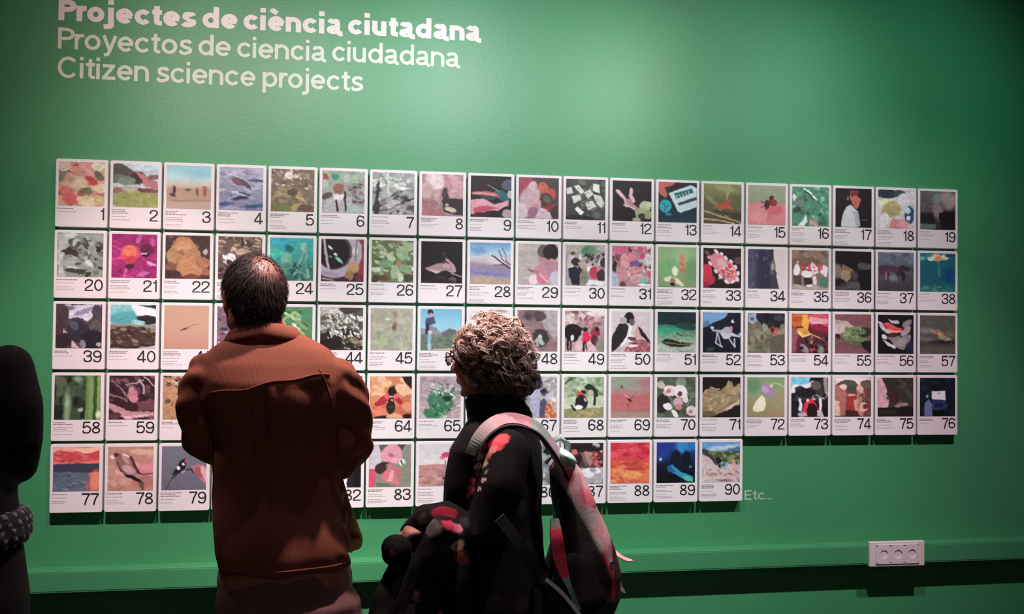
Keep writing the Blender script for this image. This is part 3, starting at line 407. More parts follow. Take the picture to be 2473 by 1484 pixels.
51|an alligator shape lying in green water|w 3;g 1c3c40 1f5a50 2a7a62 2f8a70 6aa080 8fa88c a8b09c 9aa898;p 1a3238 0 0 100 0 100 28 60 34 20 30 0 32;e 74 36 26 9 5 1f4a42;e 25 46 36 7 0 3aa07c 6;e 80 54 18 6 10 6a8a70;n 10 40 45 100 66 4 9 .4 20 8aa888 5f8a6c;p 2a2a20 8 72 20 68 40 70 60 74 94 76 84 82 60 86 40 88 16 80;l a08a60 2 10 74 40 80 88 78;p a8b4a8 0 86 30 92 100 86 100 100 0 100;l 5f6f64 1.5 50 90 62 98 90 94;l 3f4f40 2.5 50 50 66 58
52|a white drone in flight before dark trees|w 1.5;b 151a26;p 6f9ccc 0 0 70 0 50 18 30 24 10 36 0 30;p 4f78a8 0 24 14 18 20 30 0 40;p 182034 30 30 44 20 60 10 76 0 100 0 100 40 20 50;e 70 10 6 12 0 182030;p c0bccc 22 42 50 44 62 36 76 48 98 58 98 62 76 58 66 66 56 66 44 52 24 46;e 66 44 12 9 0 a8a4b8;l b8b4c4 4 38 52 34 76 50 86;l b8b4c4 4 66 60 84 86 84 66;l b8b4c4 3 40 54 48 84;e 74 38 5 5 0 e06a80;p e8e4e8 78 16 84 26 74 24;e 24 38 5 4 0 c0bcc8;e 98 54 4 3 0 c8c4cc;e 20 92 12 5 0 3a4640;l 8a6a70 2 28 44 50 50
53|a red poppy in tall grass|w 3;b 6c6854;p 8c98b0 0 0 30 0 26 20 14 26 0 20;p 22242c 24 0 100 0 100 40 70 34 40 30 24 14;e 85 12 14 8 0 3a4048;n 30 0 34 100 100 6 14 .8 70 7f7860 6a664c 8a8468 5c5844 74705a;p 60564c 60 60 100 50 100 100 60 100;e 70 42 13 8 45 b83c40;e 68 42 6 6 0 4f1c20;e 76 48 6 4 45 c8585c;e 46 36 7 10 0 8a9078;e 16 32 6 5 0 9a6058;e 12 14 6 4 0 4a5a6c;e 52 8 8 12 0 1c1c20;e 60 28 8 9 0 2a2c2a
54|a hand with red and yellow autumn leaves|w 3;b 5f2430;p c8485a 40 0 100 0 100 46 60 40 44 20;p d89098 48 8 100 12 100 24 60 30 46 18;p 8f2038 46 28 80 26 100 34 100 50 60 40;p c8602c 0 0 34 0 30 30 10 34 0 30;p e09838 30 0 42 0 48 24 40 44 28 30;e 30 48 18 11 10 c8843c;l e0c060 5 20 48 30 58 50 52;l d89a6c 2.5 50 50 80 64;p 8a4a58 0 34 12 34 16 60 10 100 0 100;l b06a60 5 56 52 54 90;e 56 90 6 6 0 e04a68;e 34 88 14 8 40 7a7478;n 14 20 60 100 100 5 10 .6 10 2a1c20 3c2428 20181a 4a5048;e 80 92 8 10 0 6f7468;e 14 14 14 8 0 a84c28
55|a fuzzy green plant between two pale fingers|w 4;g 74484c 78484c 7c5050 6a4444 744850;p a88c88 0 12 30 18 56 30 50 36 30 50 0 48;p b89c98 0 26 30 34 26 46 0 50;e 58 50 36 20 0 6a7250 5;e 82 46 20 14 -10 30342c;n 24 26 36 80 70 4 8 .9 0 5f6f48 748058 4a583a 7f8a62;p 5c5a44 26 66 60 70 96 74 90 90 50 84;e 8 56 8 6 0 24201c;p 241c1c 70 72 100 66 100 100 84 90;e 40 92 40 8 0 7a4450 6
56|stacked shells with a red gleam|w 3;b 17141a;p b0989c 0 14 10 18 20 34 40 48 30 50 8 34;p c8404a 12 22 30 20 50 30 68 34 60 44 30 40;p e88878 20 36 50 40 70 40 60 46 30 46;p a89ca0 28 12 50 14 62 20 56 24 36 20;e 82 22 16 8 -30 7a6c74;e 78 42 18 9 -40 9a7a84;e 44 56 20 10 0 402828;e 18 56 9 6 30 c0b0b0;p c8b8b4 14 64 30 72 50 80 48 86 26 80;p 7a6c6c 28 58 70 56 92 48 90 76 70 90 50 84;e 68 72 22 9 -10 8a7a78;e 92 84 14 16 0 22243a 8;e 22 92 26 10 0 12111a
57|a small brown bird on a dim ledge|w 3;g 4a403e 4c423e 4e4440 463c3a 3c3230 4a3f40;e 50 14 50 18 0 4c4440 12;e 16 40 30 6 0 686062 8;e 50 44 22 6 15 8a5c48;e 62 52 14 5 25 9a7058;e 84 48 14 8 0 5f5248 6;p 2c2424 30 66 60 60 100 64 100 72 20 74;e 70 60 20 4 10 7a6a5c;e 20 62 24 6 0 5c5254 8;e 50 90 60 10 0 504446 10
58|bamboo stems with dark green shade|w 2;b 2c2f22;n 20 0 0 70 100 6 14 1.8 0 3f4632 262a1e 4c5840 1f2218;e 28 64 8 26 0 8a9a78 10;e 26 92 7 16 0 7a8a66 8;e 12 14 14 14 0 5c5a44 8;p 5f7440 68 0 86 0 84 100 66 100;e 78 50 5 60 0 738a4c 5;p 3c4c20 86 0 92 0 92 100 86 100;p 7a8a50 92 0 100 0 100 100 92 100;e 56 78 6 5 0 98a880 5;e 50 8 10 8 0 78886a 8;e 96 88 6 8 0 c8c8a0 5;e 52 36 10 14 0 3c4a38 6
59|pink roots and twigs tangled over dark soil|w 4;b 3a2028;n 26 0 0 100 60 5 12 .5 30 4a2c34 5f3c44 2c181e 7a4c50;l 8a6a6c 3 6 10 24 30 44 54;l a07c7c 4 36 20 60 16 74 12;l a88484 5 66 10 74 24 76 40;l b89490 3 76 4 88 14 100 26;e 52 44 12 12 30 b8646c;e 56 54 10 8 0 c87880;e 48 34 6 7 0 b08080;l 8a6464 4 0 44 24 48 40 60;p b87880 0 62 20 70 50 82 100 82 100 92 60 98 30 98 24 86 0 76;p 6a3c42 60 60 100 56 100 80 66 80;e 60 72 6 5 0 4a1014;l d09aa0 4 24 92 60 94 98 90;e 10 92 14 8 0 5a3438;e 94 96 10 5 0 7a4c50
60|orange speckled rock with a pink edge|w 3;b b07858;n 16 0 0 60 26 5 9 .5 20 c8b0a8 6a4a40 b89078 4a342c;n 24 0 30 100 100 2 4 .8 20 5a3a30 96583c 8a5038 c88a60;e 10 60 6 5 0 5a4a3c;p b84a58 40 80 60 76 100 90 100 100 40 100
61|brown leaves and a dark insect hidden behind a man|w 4;b 7a5a48;n 30 0 0 100 100 5 12 .6 20 8f6c50 5a4034 a07c60 4a342a
62|a forest path hidden behind a man|w 4;b 5f6a50;n 30 0 0 100 100 6 14 .6 10 4a5a3c 74805c 8a8468 3a4430
63|a dark wine red blossom partly behind a man's sleeve|w 3;b 3a1a24;n 14 0 0 100 100 8 16 .7 20 2c141c 4a2230 5f2a38;e 80 60 24 22 0 8a2c44;e 84 80 20 14 0 b04a5a
64|a black and red insect on orange petals|w 2;b c87a58;n 16 0 0 100 50 12 18 .8 0 dca47c d8966c e0b08a;n 14 0 50 100 100 10 16 .8 0 cc6f54 d08060 c46248;p 2c1a1c 76 0 100 0 100 30 86 18;e 24 86 14 12 0 dc7a60;e 90 72 13 12 0 dc8468;p 241a18 46 28 58 22 62 34 56 42 50 42 44 36;e 53 38 11 9 0 2a1c1a;p b02830 10 68 30 46 44 40 48 46 36 64 18 72;p b02830 80 64 66 46 56 42 54 50 64 62 74 68;e 40 48 7 6 40 e05a60;e 62 48 6 6 -40 e06068;e 50 58 7 8 0 3a1414;e 52 58 3 3 0 e0b890;e 50 74 11 16 0 30261c;e 50 72 7 2 0 4c4430;p 2c1a18 10 96 34 92 60 96 60 100 10 100;e 92 96 14 6 0 2c1c18;e 60 96 20 8 0 d89a74
65|a green moss clump on pinkish stones|w 4;b a8949a;n 22 0 0 100 100 6 14 .6 20 b8a8b0 9c8a90 c8bcc0 8f7f84;e 48 66 34 30 -30 4a7a5c 6;e 36 84 26 16 -10 3c7a50 4;n 34 22 30 82 94 3 7 .6 30 2f6a4c 5a9070 7aa88c 24503a 44805c;n 16 36 16 86 44 3 6 .6 40 a0b8ac c8d0cc 6a8a7c 4a5c54;e 66 54 8 8 0 1f3c34;e 90 88 16 14 0 b8a0a0;l 6f5c60 1.6 70 84 100 74;e 12 70 12 10 0 b898a4
66|pale stones beside a woman's face|w 3;b b0a0a4;n 20 0 0 100 100 6 12 .6 10 c0b4b8 8a7a7c a89498 5a4c50
67|a blue grey shirted person bending to flowers|w 4;b a8a4a4;n 20 30 0 100 60 6 14 .4 -40 b8b8b0 9c9c94 8c8a88 c8c8c4;e 50 16 16 14 0 6c6684;p a8a8c8 40 30 54 24 60 40 56 60 58 100 40 100 34 56;p 56506a 56 60 66 50 74 66 70 100 58 100;e 70 40 12 6 30 5c5068;e 66 34 7 6 0 302838;e 80 50 12 8 0 c0b4c0;e 92 56 8 5 40 e8dcd4;p c85c40 70 70 80 66 100 90 100 100 72 100;n 14 70 60 100 98 3 7 .5 30 e0c090 d8a070 c87050 b8ac94;e 20 20 16 10 0 706888;e 10 60 20 30 0 8a86a8
68|two people picking in an orchard|w 3;b 93a284;n 30 0 0 100 50 6 12 .6 20 a8b498 809070 b8c4a8 94a084 6f7c5c;p b8c0a4 0 50 100 46 100 78 0 80;p 8a8c60 0 78 100 74 100 100 0 100;l 3c4c30 4 4 18 12 8 20 4;e 49 36 6 5 0 2c2420;e 40 44 11 8 0 c0504c;e 44 62 16 18 0 30242a;e 54 56 6 4 40 a8a08c;e 38 74 9 6 0 e8e4e0;l 28221e 6 20 70 26 80;e 62 24 9 7 0 243020;l 2a3426 9 66 24 80 34 82 46;l 2c3628 6 78 44 76 66;e 66 38 7 6 0 b0a890;p b89468 40 84 90 84 86 92 50 90;n 8 10 84 98 98 5 10 .3 0 9c8a5c a89868 7f8450 c0a078
69|a small dark bird over a red field|w 2;g 8f8c80 8c887c a08888 b07070 b45c5c b05858 a07068 a88078;e 26 16 24 16 0 8a9080 12;e 90 14 20 18 0 a87478 14;e 27 25 4 4 0 5f5c50;p b86464 0 42 40 40 60 50 100 40 100 78 0 84;e 46 56 7 3 35 241c20;l c8b0a8 2.5 36 44 46 54;l 7a4c4c 2.5 46 54 60 46;e 55 94 50 8 0 a08478 8;e 44 70 3 6 0 a84c4c
70|white cherry blossom on a dark twig|w 3;b 545c4c;n 16 0 0 100 100 8 16 .7 20 5f6a58 4a5044 6c7866 3f443a;e 62 14 14 14 0 849078 8;e 14 66 20 24 0 342c2e;e 10 20 12 9 30 b8a8a4;e 34 34 18 13 10 e0c8cc;e 22 40 8 5 30 c8a4a8;e 60 36 18 15 30 ecdfe0;e 30 34 5 5 0 c86a70;e 60 42 6 6 40 6a3c44;e 74 52 8 12 -30 dcd0d0;e 54 62 13 10 0 c8a0a4;e 56 74 9 8 0 c87870;e 28 74 12 9 20 ecd8dc;e 46 90 11 5 50 f0e4e4;e 90 84 14 12 0 d8c0c0;e 88 86 6 5 0 a86a70;e 84 62 14 3 -60 78806c
71|a shaggy tan animal tail against dark|w 3;b 241c1a;p 96805e 0 40 20 28 46 34 62 24 74 10 84 26 98 18 100 60 70 80 40 92 10 98 0 96;n 26 5 34 96 84 5 12 .35 -30 a89068 8a7452 b89e78 947e5a;l b8a680 3 22 26 34 30 46 30;p a8946c 60 26 68 8 78 28 96 16 100 36 80 44;p c8b49c 58 78 80 68 98 56 100 66 84 74 66 84;e 14 92 22 8 0 6a5a40;p 2a201c 44 90 76 80 100 68 100 100 50 100;e 8 54 8 8 0 a87c6c
72|a white butterfly on a lilac bell flower|w 1.5;g 74906a 84926a 8a8e64 8c8460 8f7f5c;e 15 20 20 20 0 64845c 14;e 85 60 24 24 0 948a64 14;l a8b07c 3 60 24 72 14 88 18 100 26;p 9c7aa4 36 16 50 16 62 24 70 34 78 48 68 50 56 46 44 44 40 30;e 48 30 10 7 40 b090b8;p dcd8a8 16 74 26 56 38 44 48 52 50 70 44 84 26 88 14 84;e 64 22 4 4 40 c8b8a8;e 34 70 12 14 20 e4e0b4 5;e 80 92 20 10 0 98805c 8
73|people around a red arch under a blue sky|w 3;b 241c24;p 6ab0d0 0 0 52 0 48 14 30 20 0 22;p c8ccd4 0 18 30 18 46 14 60 8 62 20 30 40 0 40;p 3a3438 10 26 24 20 40 30 60 20 84 4 86 60 10 60;p 8a8078 86 0 100 0 100 46 90 40;e 66 20 14 12 0 5c504c;e 38 40 30 12 0 241e24;p d0c8cc 20 54 28 54 28 88 20 84;p d82840 30 90 34 66 44 56 56 54 66 66 74 84 66 78 60 66 46 66 42 84 44 98 36 96;e 44 58 4 4 0 e8a8a0;e 58 82 12 14 0 2c181c;p d8c8c4 74 52 82 50 84 86 76 82;p c0a0a0 70 86 84 80 92 100 70 100;e 30 94 12 6 0 a89098;e 94 90 8 14 0 1c1418;n 8 60 44 100 56 3 6 .5 20 a09498 d0c8c8 6a5c60
74|people in tan clothes around a red box|w 3;b 6a3c38;p cbb6ba 0 0 100 0 100 14 80 16 70 20 50 14 20 8 0 20;e 38 18 20 12 0 4c4840;e 90 16 18 10 0 5f4c44;p 4a4438 34 24 64 24 70 40 40 42;p a05c54 0 20 20 20 32 40 30 96 0 100;e 24 24 9 7 0 c8a498;p a8645c 60 22 78 24 84 60 78 100 62 100;e 70 28 8 10 -30 c89490;p 9a2c30 34 48 58 48 58 82 32 80;p b88470 54 56 64 56 62 86 54 84;e 80 76 12 12 0 c8948c;e 84 74 8 7 0 6a2c28;p c89888 0 58 12 60 14 100 0 100;p 4a2020 28 84 60 84 70 100 30 100;n 8 70 30 100 60 5 10 .7 0 5a4038 744c44 40302c;e 46 46 12 3 0 c89488
75|a pink slope beside dark scrub|w 3;b 3a302c;p b07c88 0 0 12 0 20 20 26 40 34 56 26 78 0 78;p 332c28 14 0 100 0 100 76 60 70 30 50 22 24;n 14 30 0 100 60 8 16 .7 10 2c2824 40382f 362c2a 4a4236;e 48 52 14 14 0 3a2226;e 66 70 20 5 -10 8a6468;p 1f1a1a 0 78 100 74 100 100 0 100;e 30 90 30 6 0 2c2522
76|a white and blue handheld device in the dark|w 2;b 141a22;n 10 0 0 100 100 8 16 .7 0 1a242c 101720 1f2a2a;e 46 28 14 12 0 0c1018;p b8b4c8 34 34 72 34 72 58 34 56;e 54 40 3 1.5 0 44405c;p 2a2c54 36 58 74 60 76 84 34 82;p 1c1c44 42 64 66 66 64 78 40 76;p 54547a 14 64 26 56 34 70 36 100 12 100;e 20 48 4 4 0 6a7a88;p 0a0c14 34 86 70 86 66 100 38 100
77|a red sunset over grey blue water|w 2;b 585868;p d88a78 0 0 100 0 100 14 0 16;p e0a080 40 4 100 2 96 12 50 14;p c03c40 0 16 16 8 40 12 70 16 100 8 100 34 0 36;p d86454 0 28 50 34 100 30 100 38 0 38;n 12 0 12 100 34 6 16 .35 0 c84448 b83440 d05a50;p 3e3848 0 38 100 38 100 58 0 56;n 20 0 60 80 100 6 16 .25 8 626478 565868 70708a 4c4c5c;p c85c54 78 60 100 56 100 100 80 100;e 92 76 10 20 0 e07058 8;e 74 88 5 12 0 96545c 6
78|a brown speckled bird perched on a branch|w 2;b b07468;n 12 0 0 100 100 14 24 .6 0 b87c6c a86c60 c08474 b47468;e 74 12 26 6 0 c49078;p c8747c 66 42 100 38 100 66 70 64;e 80 80 24 14 0 a4605a 10;p 8a5a54 14 22 24 16 44 18 54 26 60 44 66 62 52 66 36 60 22 44;e 18 19 7 4 -10 4a2c2c;e 9 23 5 4 0 dcb49c;e 40 30 14 5 55 b07c74;e 46 52 16 8 25 b48484;l 5a2c2c 3 20 36 28 52 40 66;l 5a2428 5 50 24 58 40 66 58;l 5a2c2c 2.5 66 60 78 64 98 60;p 241818 38 62 56 66 70 74 80 86 68 82 54 74 40 68;p 6a4844 66 80 80 84 80 100 74 100;e 26 60 10 5 35 cf8c84;l e0b4ac 3 34 18 46 24
79|a black and white bird by a red blossom on grey|w 1.5;g 6c6470 6c6470 6a606c 665c68;p b06868 66 46 84 42 100 50 100 94 84 72 72 58;e 84 60 14 8 55 a04c54;e 96 64 6 20 -20 c89490;p 241c26 42 32 52 28 56 36 54 46 50 54 40 62 28 66 22 66 32 50;e 54 34 3 4 0 b05058;e 48 41 3.4 2.8 0 e0d8dc;e 37 50 4 4.5 0 dcd0d8;e 48 58 5 3 -30 9a8c98;l 302430 3 56 54 64 52 70 60;l 4a3e4c 3 28 66 18 82 10 98;l 3a2e3c 3 36 62 24 74
80|a narrow strip of leaves showing beside a man's coat|w 3;b 8a8070;n 24 0 0 100 100 6 12 .6 10 9c9480 6a6454 b0a894
81|an insect on a stem hidden behind a man|w 3;b 7a8060;n 24 0 0 100 100 6 12 .6 10 8a9470 606848 9ca884
82|a white cloth on black partly behind a sleeve|w 2;b 2a2226;p e0d4d6 8 44 30 46 60 40 76 30 74 50 66 90 68 100 20 100 10 70;e 60 70 6 20 10 c4b4bc 5;p 1c161a 78 0 100 0 100 100 84 100 80 70
83|pink hands holding a small brown bat|w 2;b 848274;p b8aeb8 0 0 24 0 30 40 20 62 0 60;p 5c5454 22 0 46 0 28 14;p 4a4444 66 0 86 0 80 14 72 8;p d08a98 46 0 66 0 80 20 78 36 66 46 50 44 28 36 26 20;e 52 26 7 5 30 a8646c;e 60 38 7 6 0 d89aa4;p d04864 0 56 14 58 16 76 12 100 0 100;e 28 56 15 12 -25 3f302e;l 3a2c2a 5 30 44 48 44;p c86470 46 42 60 52 82 62 80 78 70 78 60 62 46 50;p c86a74 34 66 48 54 62 72 74 92 70 98 54 90 40 90 28 74;p e09098 52 60 60 62 56 88 44 88;e 80 44 8 10 -20 d8dccc;l 22201c 3 76 38 80 48 84 56;p 6a685c 16 90 40 92 66 100 20 100;e 90 70 14 30 0 7f8270 8
84|a child in a blue shirt with balloons on a beach|w 2;g c4bac0 ccc2c4 d4cac8 d0c4c0;p b8807c 0 50 60 48 100 50 100 100 0 100;n 14 0 56 70 98 8 18 .3 0 a87470 b88480 9a6a68 c49490;l 8c7c78 4 64 40 64 64;e 70 26 6 7 30 d05070;e 62 26 9 6 -30 c83c60;e 56 32 6 4 0 d8607c;e 79 14 7 5 30 d04870;e 84 10 4 4 0 2c2430;p 5c84c0 74 26 86 20 88 46 70 48;p 4a3c50 70 48 82 48 80 66 74 66;l c87c80 5 68 62 74 76;e 66 82 9 4 0 6a3438
85|a garden bed hidden behind a woman|w 3;b 7a8a60;n 24 0 0 100 100 6 12 .6 10 8a9c70 60704a a8b088 b07a80
86|a rocky shore hidden behind a woman|w 3;b 84868a;n 24 0 0 100 100 8 16 .5 0 9a9ca0 6a6c74 b4b0ac
87|people in a dark wood beside pale rocks|w 3;b 4a3c3c;p 2a2422 0 0 100 0 100 30 80 20 50 24 20 20 0 40;e 82 4 10 5 20 a8a4a8;e 26 22 8 8 0 c8646c;e 36 40 9 14 20 342424;p 7a5a58 40 24 60 20 62 50 56 56;p a87c74 50 22 80 20 72 56 64 56;e 80 34 12 12 0 a04040;e 86 50 10 9 0 c0605c;n 10 70 20 100 60 3 6 .7 20 6a2c2c c87870 3a1c1c d09080;p a8a0a8 40 60 100 60 100 100 40 100;e 62 74 16 12 20 d8d0d8;e 84 68 10 6 20 dcd4dc;e 74 66 8 6 0 94909a;e 60 92 20 8 0 a09ca4
88|an abstract red and orange sunset sky|w 3;g c42c3c c83040 d03c44 d04844 d45a48 d4684a d87850 cc5c48;n 16 0 0 100 36 10 22 .4 10 b82438 cc3848 d84858;n 16 0 46 100 70 8 20 .25 0 d05840 bc4038 dc7050;e 60 54 26 6 0 b84438;e 56 78 24 9 0 e8a058 6;e 20 68 14 6 -10 dc7a50;l a03830 2 18 80 34 98;n 10 0 72 100 100 6 14 .35 0 dc7450 cc5444 e08c58;e 60 64 24 3 0 b03c34
89|a diver in deep blue water|w 2;g 203c8c 1c3a80 183058 101c34 0a1424 081420;e 70 10 20 18 0 2f7cb8 10;e 92 6 12 14 0 2a6cb0 8;e 10 20 24 26 0 24388c 12;e 50 40 14 20 0 0e1c30 5;e 78 42 12 20 0 0c1a2c 5;p 2a8cac 28 60 40 56 60 72 96 84 94 98 78 96 50 80 30 68;e 82 90 14 6 20 4ab0a0;e 10 42 4 3 40 b0c8d8;e 88 60 4 3 0 5a7a84;p 1a5c98 28 60 38 58 50 74 34 72;e 30 90 26 10 0 081018
90|a mountain trail on pale rock under a blue sky|w 3;g 5a8cc0 7ca4c8 9ab4c8;e 60 14 40 5 -8 b4bcc8 6;p 4a6c98 60 22 80 16 100 12 100 30 60 28;p 4a5438 0 16 30 26 100 22 100 44 60 50 30 46 0 30;n 14 20 24 100 56 5 10 .5 0 5f6c44 7a8458 485434 8f9064;p c0aaa8 0 30 20 40 44 62 60 66 70 56 100 60 100 100 0 100;p 3a3c3a 0 14 10 18 30 40 46 62 36 56 16 36 0 26;e 44 46 7 9 0 241f20;e 47 60 3 5 0 2a2422;e 76 44 9 12 0 7a8450;e 82 50 5 5 0 d88c78;p c89c94 74 56 92 56 90 86 78 84;n 16 0 68 100 100 4 10 .4 10 b89c98 9a807c d0bcb8 8a6c68;e 28 80 16 4 0 a08480;e 60 96 20 3 0 8a6864""".splitlines():
    _n, _w, _s = _l.split("|"); PICS[int(_n)] = (_w, _s)

def white_level(c, r):
    """display level of plain white card at that column and row, used only to read the prints' own colours"""
    xs = [0, 2, 5, 9, 13, 16, 18]
    R = np.interp(c, xs, [222, 228, 236, 238, 226, 205, 188]); G = np.interp(c, xs, [196, 208, 226, 233, 218, 190, 165]); B = np.interp(c, xs, [196, 208, 227, 234, 219, 194, 174])
    k = [1.0, 1.0, 0.97, 0.94, 0.91][r]
    return np.array([R, G, B])*k
def s2l(a):
    a = a/255.0
    return np.where(a <= 0.04045, a/12.92, ((a+0.055)/1.055)**2.4)

PW, PH, CW, CH, TOP = 0.176, 0.242237, 0.1693, 0.2318, 2.0626
def board_mesh():
    r = 0.006; n = 4; w, h = CW/2, CH
    out = []
    for cx, cz, a0 in ((w-r, -r, 0), (-w+r, -r, 90), (-w+r, -h+r, 180), (w-r, -h+r, 270)):
        for i in range(n+1):
            a = math.radians(a0+90*i/n); out.append((cx+r*math.cos(a), cz+r*math.sin(a), math.cos(a), math.sin(a)))
    V = []; m = len(out)
    for y, ins in ((WY, 0.0), (0.0012, 0.0), (0.0, 0.0012)):
        for x, z, dx, dz in out: V.append((x-dx*ins, y, z-dz*ins))
    F = []
    for k in (0, 1):
        for i in range(m):
            j = (i+1) % m; F.append((k*m+i, k*m+j, (k+1)*m+j, (k+1)*m+i))
    F.append(tuple(range(2*m, 3*m))); F.append(tuple(reversed(range(m))))
    me = pyd('board', V, F); bm = bmesh.new(); bm.from_mesh(me); bmesh.ops.recalc_face_normals(bm, faces=bm.faces); bm.to_mesh(me); bm.free()
    me.materials.append(M['card']); return me
BOARD = board_mesh()
def print_mesh(n, c, r, spec):
    img = pic(spec, n)
    L = s2l(img)/s2l(white_level(c, r))*0.80
    L = np.clip(L, 0.004, 0.9)
    x0, x1 = -CW/2+CW*0.058, -CW/2+CW*0.935; z0, z1 = -CH*0.042, -CH*0.688
    xs = np.linspace(x0, x1, GN); zs = np.linspace(z0, z1, GN)
    XX, ZZ = np.meshgrid(xs, zs)
    V = np.stack([XX, np.full_like(XX, -0.0006), ZZ], -1).reshape(-1, 3)
    idx = np.arange(GN*GN).reshape(GN, GN)
    F = np.stack([idx[:-1, :-1], idx[1:, :-1], idx[1:, 1:], idx[:-1, 1:]], -1).reshape(-1, 4)
    me = bpy.data.meshes.new('photo_print')
    me.vertices.add(len(V)); me.vertices.foreach_set('co', V.astype(np.float32).ravel())
    me.loops.add(F.size); me.loops.foreach_set('vertex_index', F.astype(np.int32).ravel())
    me.polygons.add(len(F)); me.polygons.foreach_set('loop_start', np.arange(0, F.size, 4, dtype=np.int32)); me.polygons.foreach_set('loop_total', np.full(len(F), 4, np.int32))
    me.update()
    a = me.color_attributes.new('Col', 'FLOAT_COLOR', 'POINT')
    a.data.foreach_set('color', np.concatenate([L.reshape(-1, 3), np.ones((GN*GN, 1))], 1).astype(np.float32).ravel())
    me.materials.append(M['print'])
    return me
def caption_meshes(n):
    """unreadably small caption: rows of word-long dashes, the first ones bold"""
    rr = random.Random(1000+n); res = []
    z = -CH*0.725; nb = rr.choice([1, 2, 2, 3]); groups = [('caption_title', nb, 0.0024, M['boldink']), ('caption_text', rr.choice([1, 2, 3]), 0.0016, M['greyink']), ('caption_text', rr.choice([0, 1, 2, 3]), 0.0016, M['greyink'])]
    cur = {}
    for nm, cnt, hh, m in groups:
        for i in range(cnt):
            x = -CW/2+CW*0.045; end = x+rr.uniform(0.032, 0.062)
            while x < end:
                L = rr.uniform(0.004, 0.013)
                V, F, _ = cur.setdefault(nm, ([], [], m)); b = len(V)
                V += [(x, -0.0006, z), (x+L, -0.0006, z), (x+L, -0.0006, z-hh), (x, -0.0006, z-hh)]; F.append((b, b+3, b+2, b+1))
                x += L+0.0018
            z -= 0.0056
        z -= 0.006
    return cur
for n in range(1, 91):
    c, r = (n-1) % 19, (n-1)//19
    what, spec = PICS[n]
    e = empty('numbered_card', (c*PW+CW/2, 0, TOP-r*PH))
    tag(e, 'white card numbered %d showing %s' % (n, what), 'card', 'numbered photo cards in rows on the wall')
    link('board', BOARD, None, e)
    link('photo_print', print_mesh(n, c, r, spec), None, e)
    lettering('number', str(n), 0.088, None, -CW/2+CW*0.940, -CH*0.890, 0.0395, 0.0, M['ink'], e)
    for nm, (V, F, m) in caption_meshes(n).items():
        link(nm, pyd(nm, V, F), m, e)

# ------------------------------------------------------------------ triple wall socket on the trunking
se = empty('wall_socket', (3.056, -0.0365, 0.660))
tag(se, 'white triple power socket mounted on the green trunking at lower right', 'socket')
bm = bmesh.new(); box_bm(bm, -0.113, 0.113, -0.0145, 0.004, -0.047, 0.047, 0.003)
me = bpy.data.meshes.new('housing'); bm.to_mesh(me); bm.free(); link('housing', me, M['plastic'], se)
def annulus(r0, r1, n=24):
    return
# face plate with three round wells
def plate():
    bm = bmesh.new(); R = 0.0165; N = 24
    V = []; F = []
    cells = [(-0.0865, -0.0288), (-0.0288, 0.0288), (0.0288, 0.0865)]
    y0 = -0.0185; yb = -0.0145
    for (a, b) in cells:
        cx = (a+b)/2+0.002; hz = 0.034
        ring = []; outer = []; bot = []
        for i in range(N):
            t = 2*math.pi*i/N; dx, dz = math.cos(t), math.sin(t)
            s = min((b-a)/2/abs(dx) if abs(dx) > 1e-6 else 1e9, hz/abs(dz) if abs(dz) > 1e-6 else 1e9)
            outer.append(len(V)); V.append((max(a, min(b, (a+b)/2+dx*s)), y0, dz*s))
            ring.append(len(V)); V.append((cx+dx*R, y0, dz*R)); bot.append(len(V)); V.append((cx+dx*R*0.94, y0+0.012, dz*R*0.94))
        for i in range(N):
            j = (i+1) % N; F.append((outer[i], outer[j], ring[j], ring[i])); F.append((ring[i], ring[j], bot[j], bot[i]))
        F.append(tuple(bot))
    return pyd('face_plate', V, F)
link('face_plate', plate(), M['plastic'], se)
box('surround', -0.0885, -0.0865, -0.0185, -0.013, -0.036, 0.036, M['plastic'], se)
box('surround', 0.0865, 0.0885, -0.0185, -0.013, -0.036, 0.036, M['plastic'], se)
box('surround', -0.0885, 0.0885, -0.0185, -0.013, 0.034, 0.036, M['plastic'], se)
box('surround', -0.0885, 0.0885, -0.0185, -0.013, -0.036, -0.034, M['plastic'], se)
for k in (-1, 0, 1):
    bm = bmesh.new(); r_ = bmesh.ops.create_cone(bm, cap_ends=True, segments=20, radius1=0.0152, radius2=0.0148, depth=0.003)
    bmesh.ops.rotate(bm, verts=r_['verts'], matrix=Matrix.Rotation(math.pi/2, 3, 'X')); bmesh.ops.translate(bm, verts=r_['verts'], vec=(k*0.0577+0.002, -0.008, 0))
    me = bpy.data.meshes.new('outlet_well'); bm.to_mesh(me); bm.free(); w_ = link('outlet_well', me, M['socketdark'], se)
    for s in (-1, 1):
        bm = bmesh.new(); r_ = bmesh.ops.create_cone(bm, cap_ends=True, segments=10, radius1=0.0026, radius2=0.0026, depth=0.002)
        bmesh.ops.rotate(bm, verts=r_['verts'], matrix=Matrix.Rotation(math.pi/2, 3, 'X')); bmesh.ops.translate(bm, verts=r_['verts'], vec=(k*0.0577+0.002+s*0.0075, -0.0098, 0))
        me = bpy.data.meshes.new('pin_hole'); bm.to_mesh(me); bm.free(); link('pin_hole', me, M['ink'], w_)

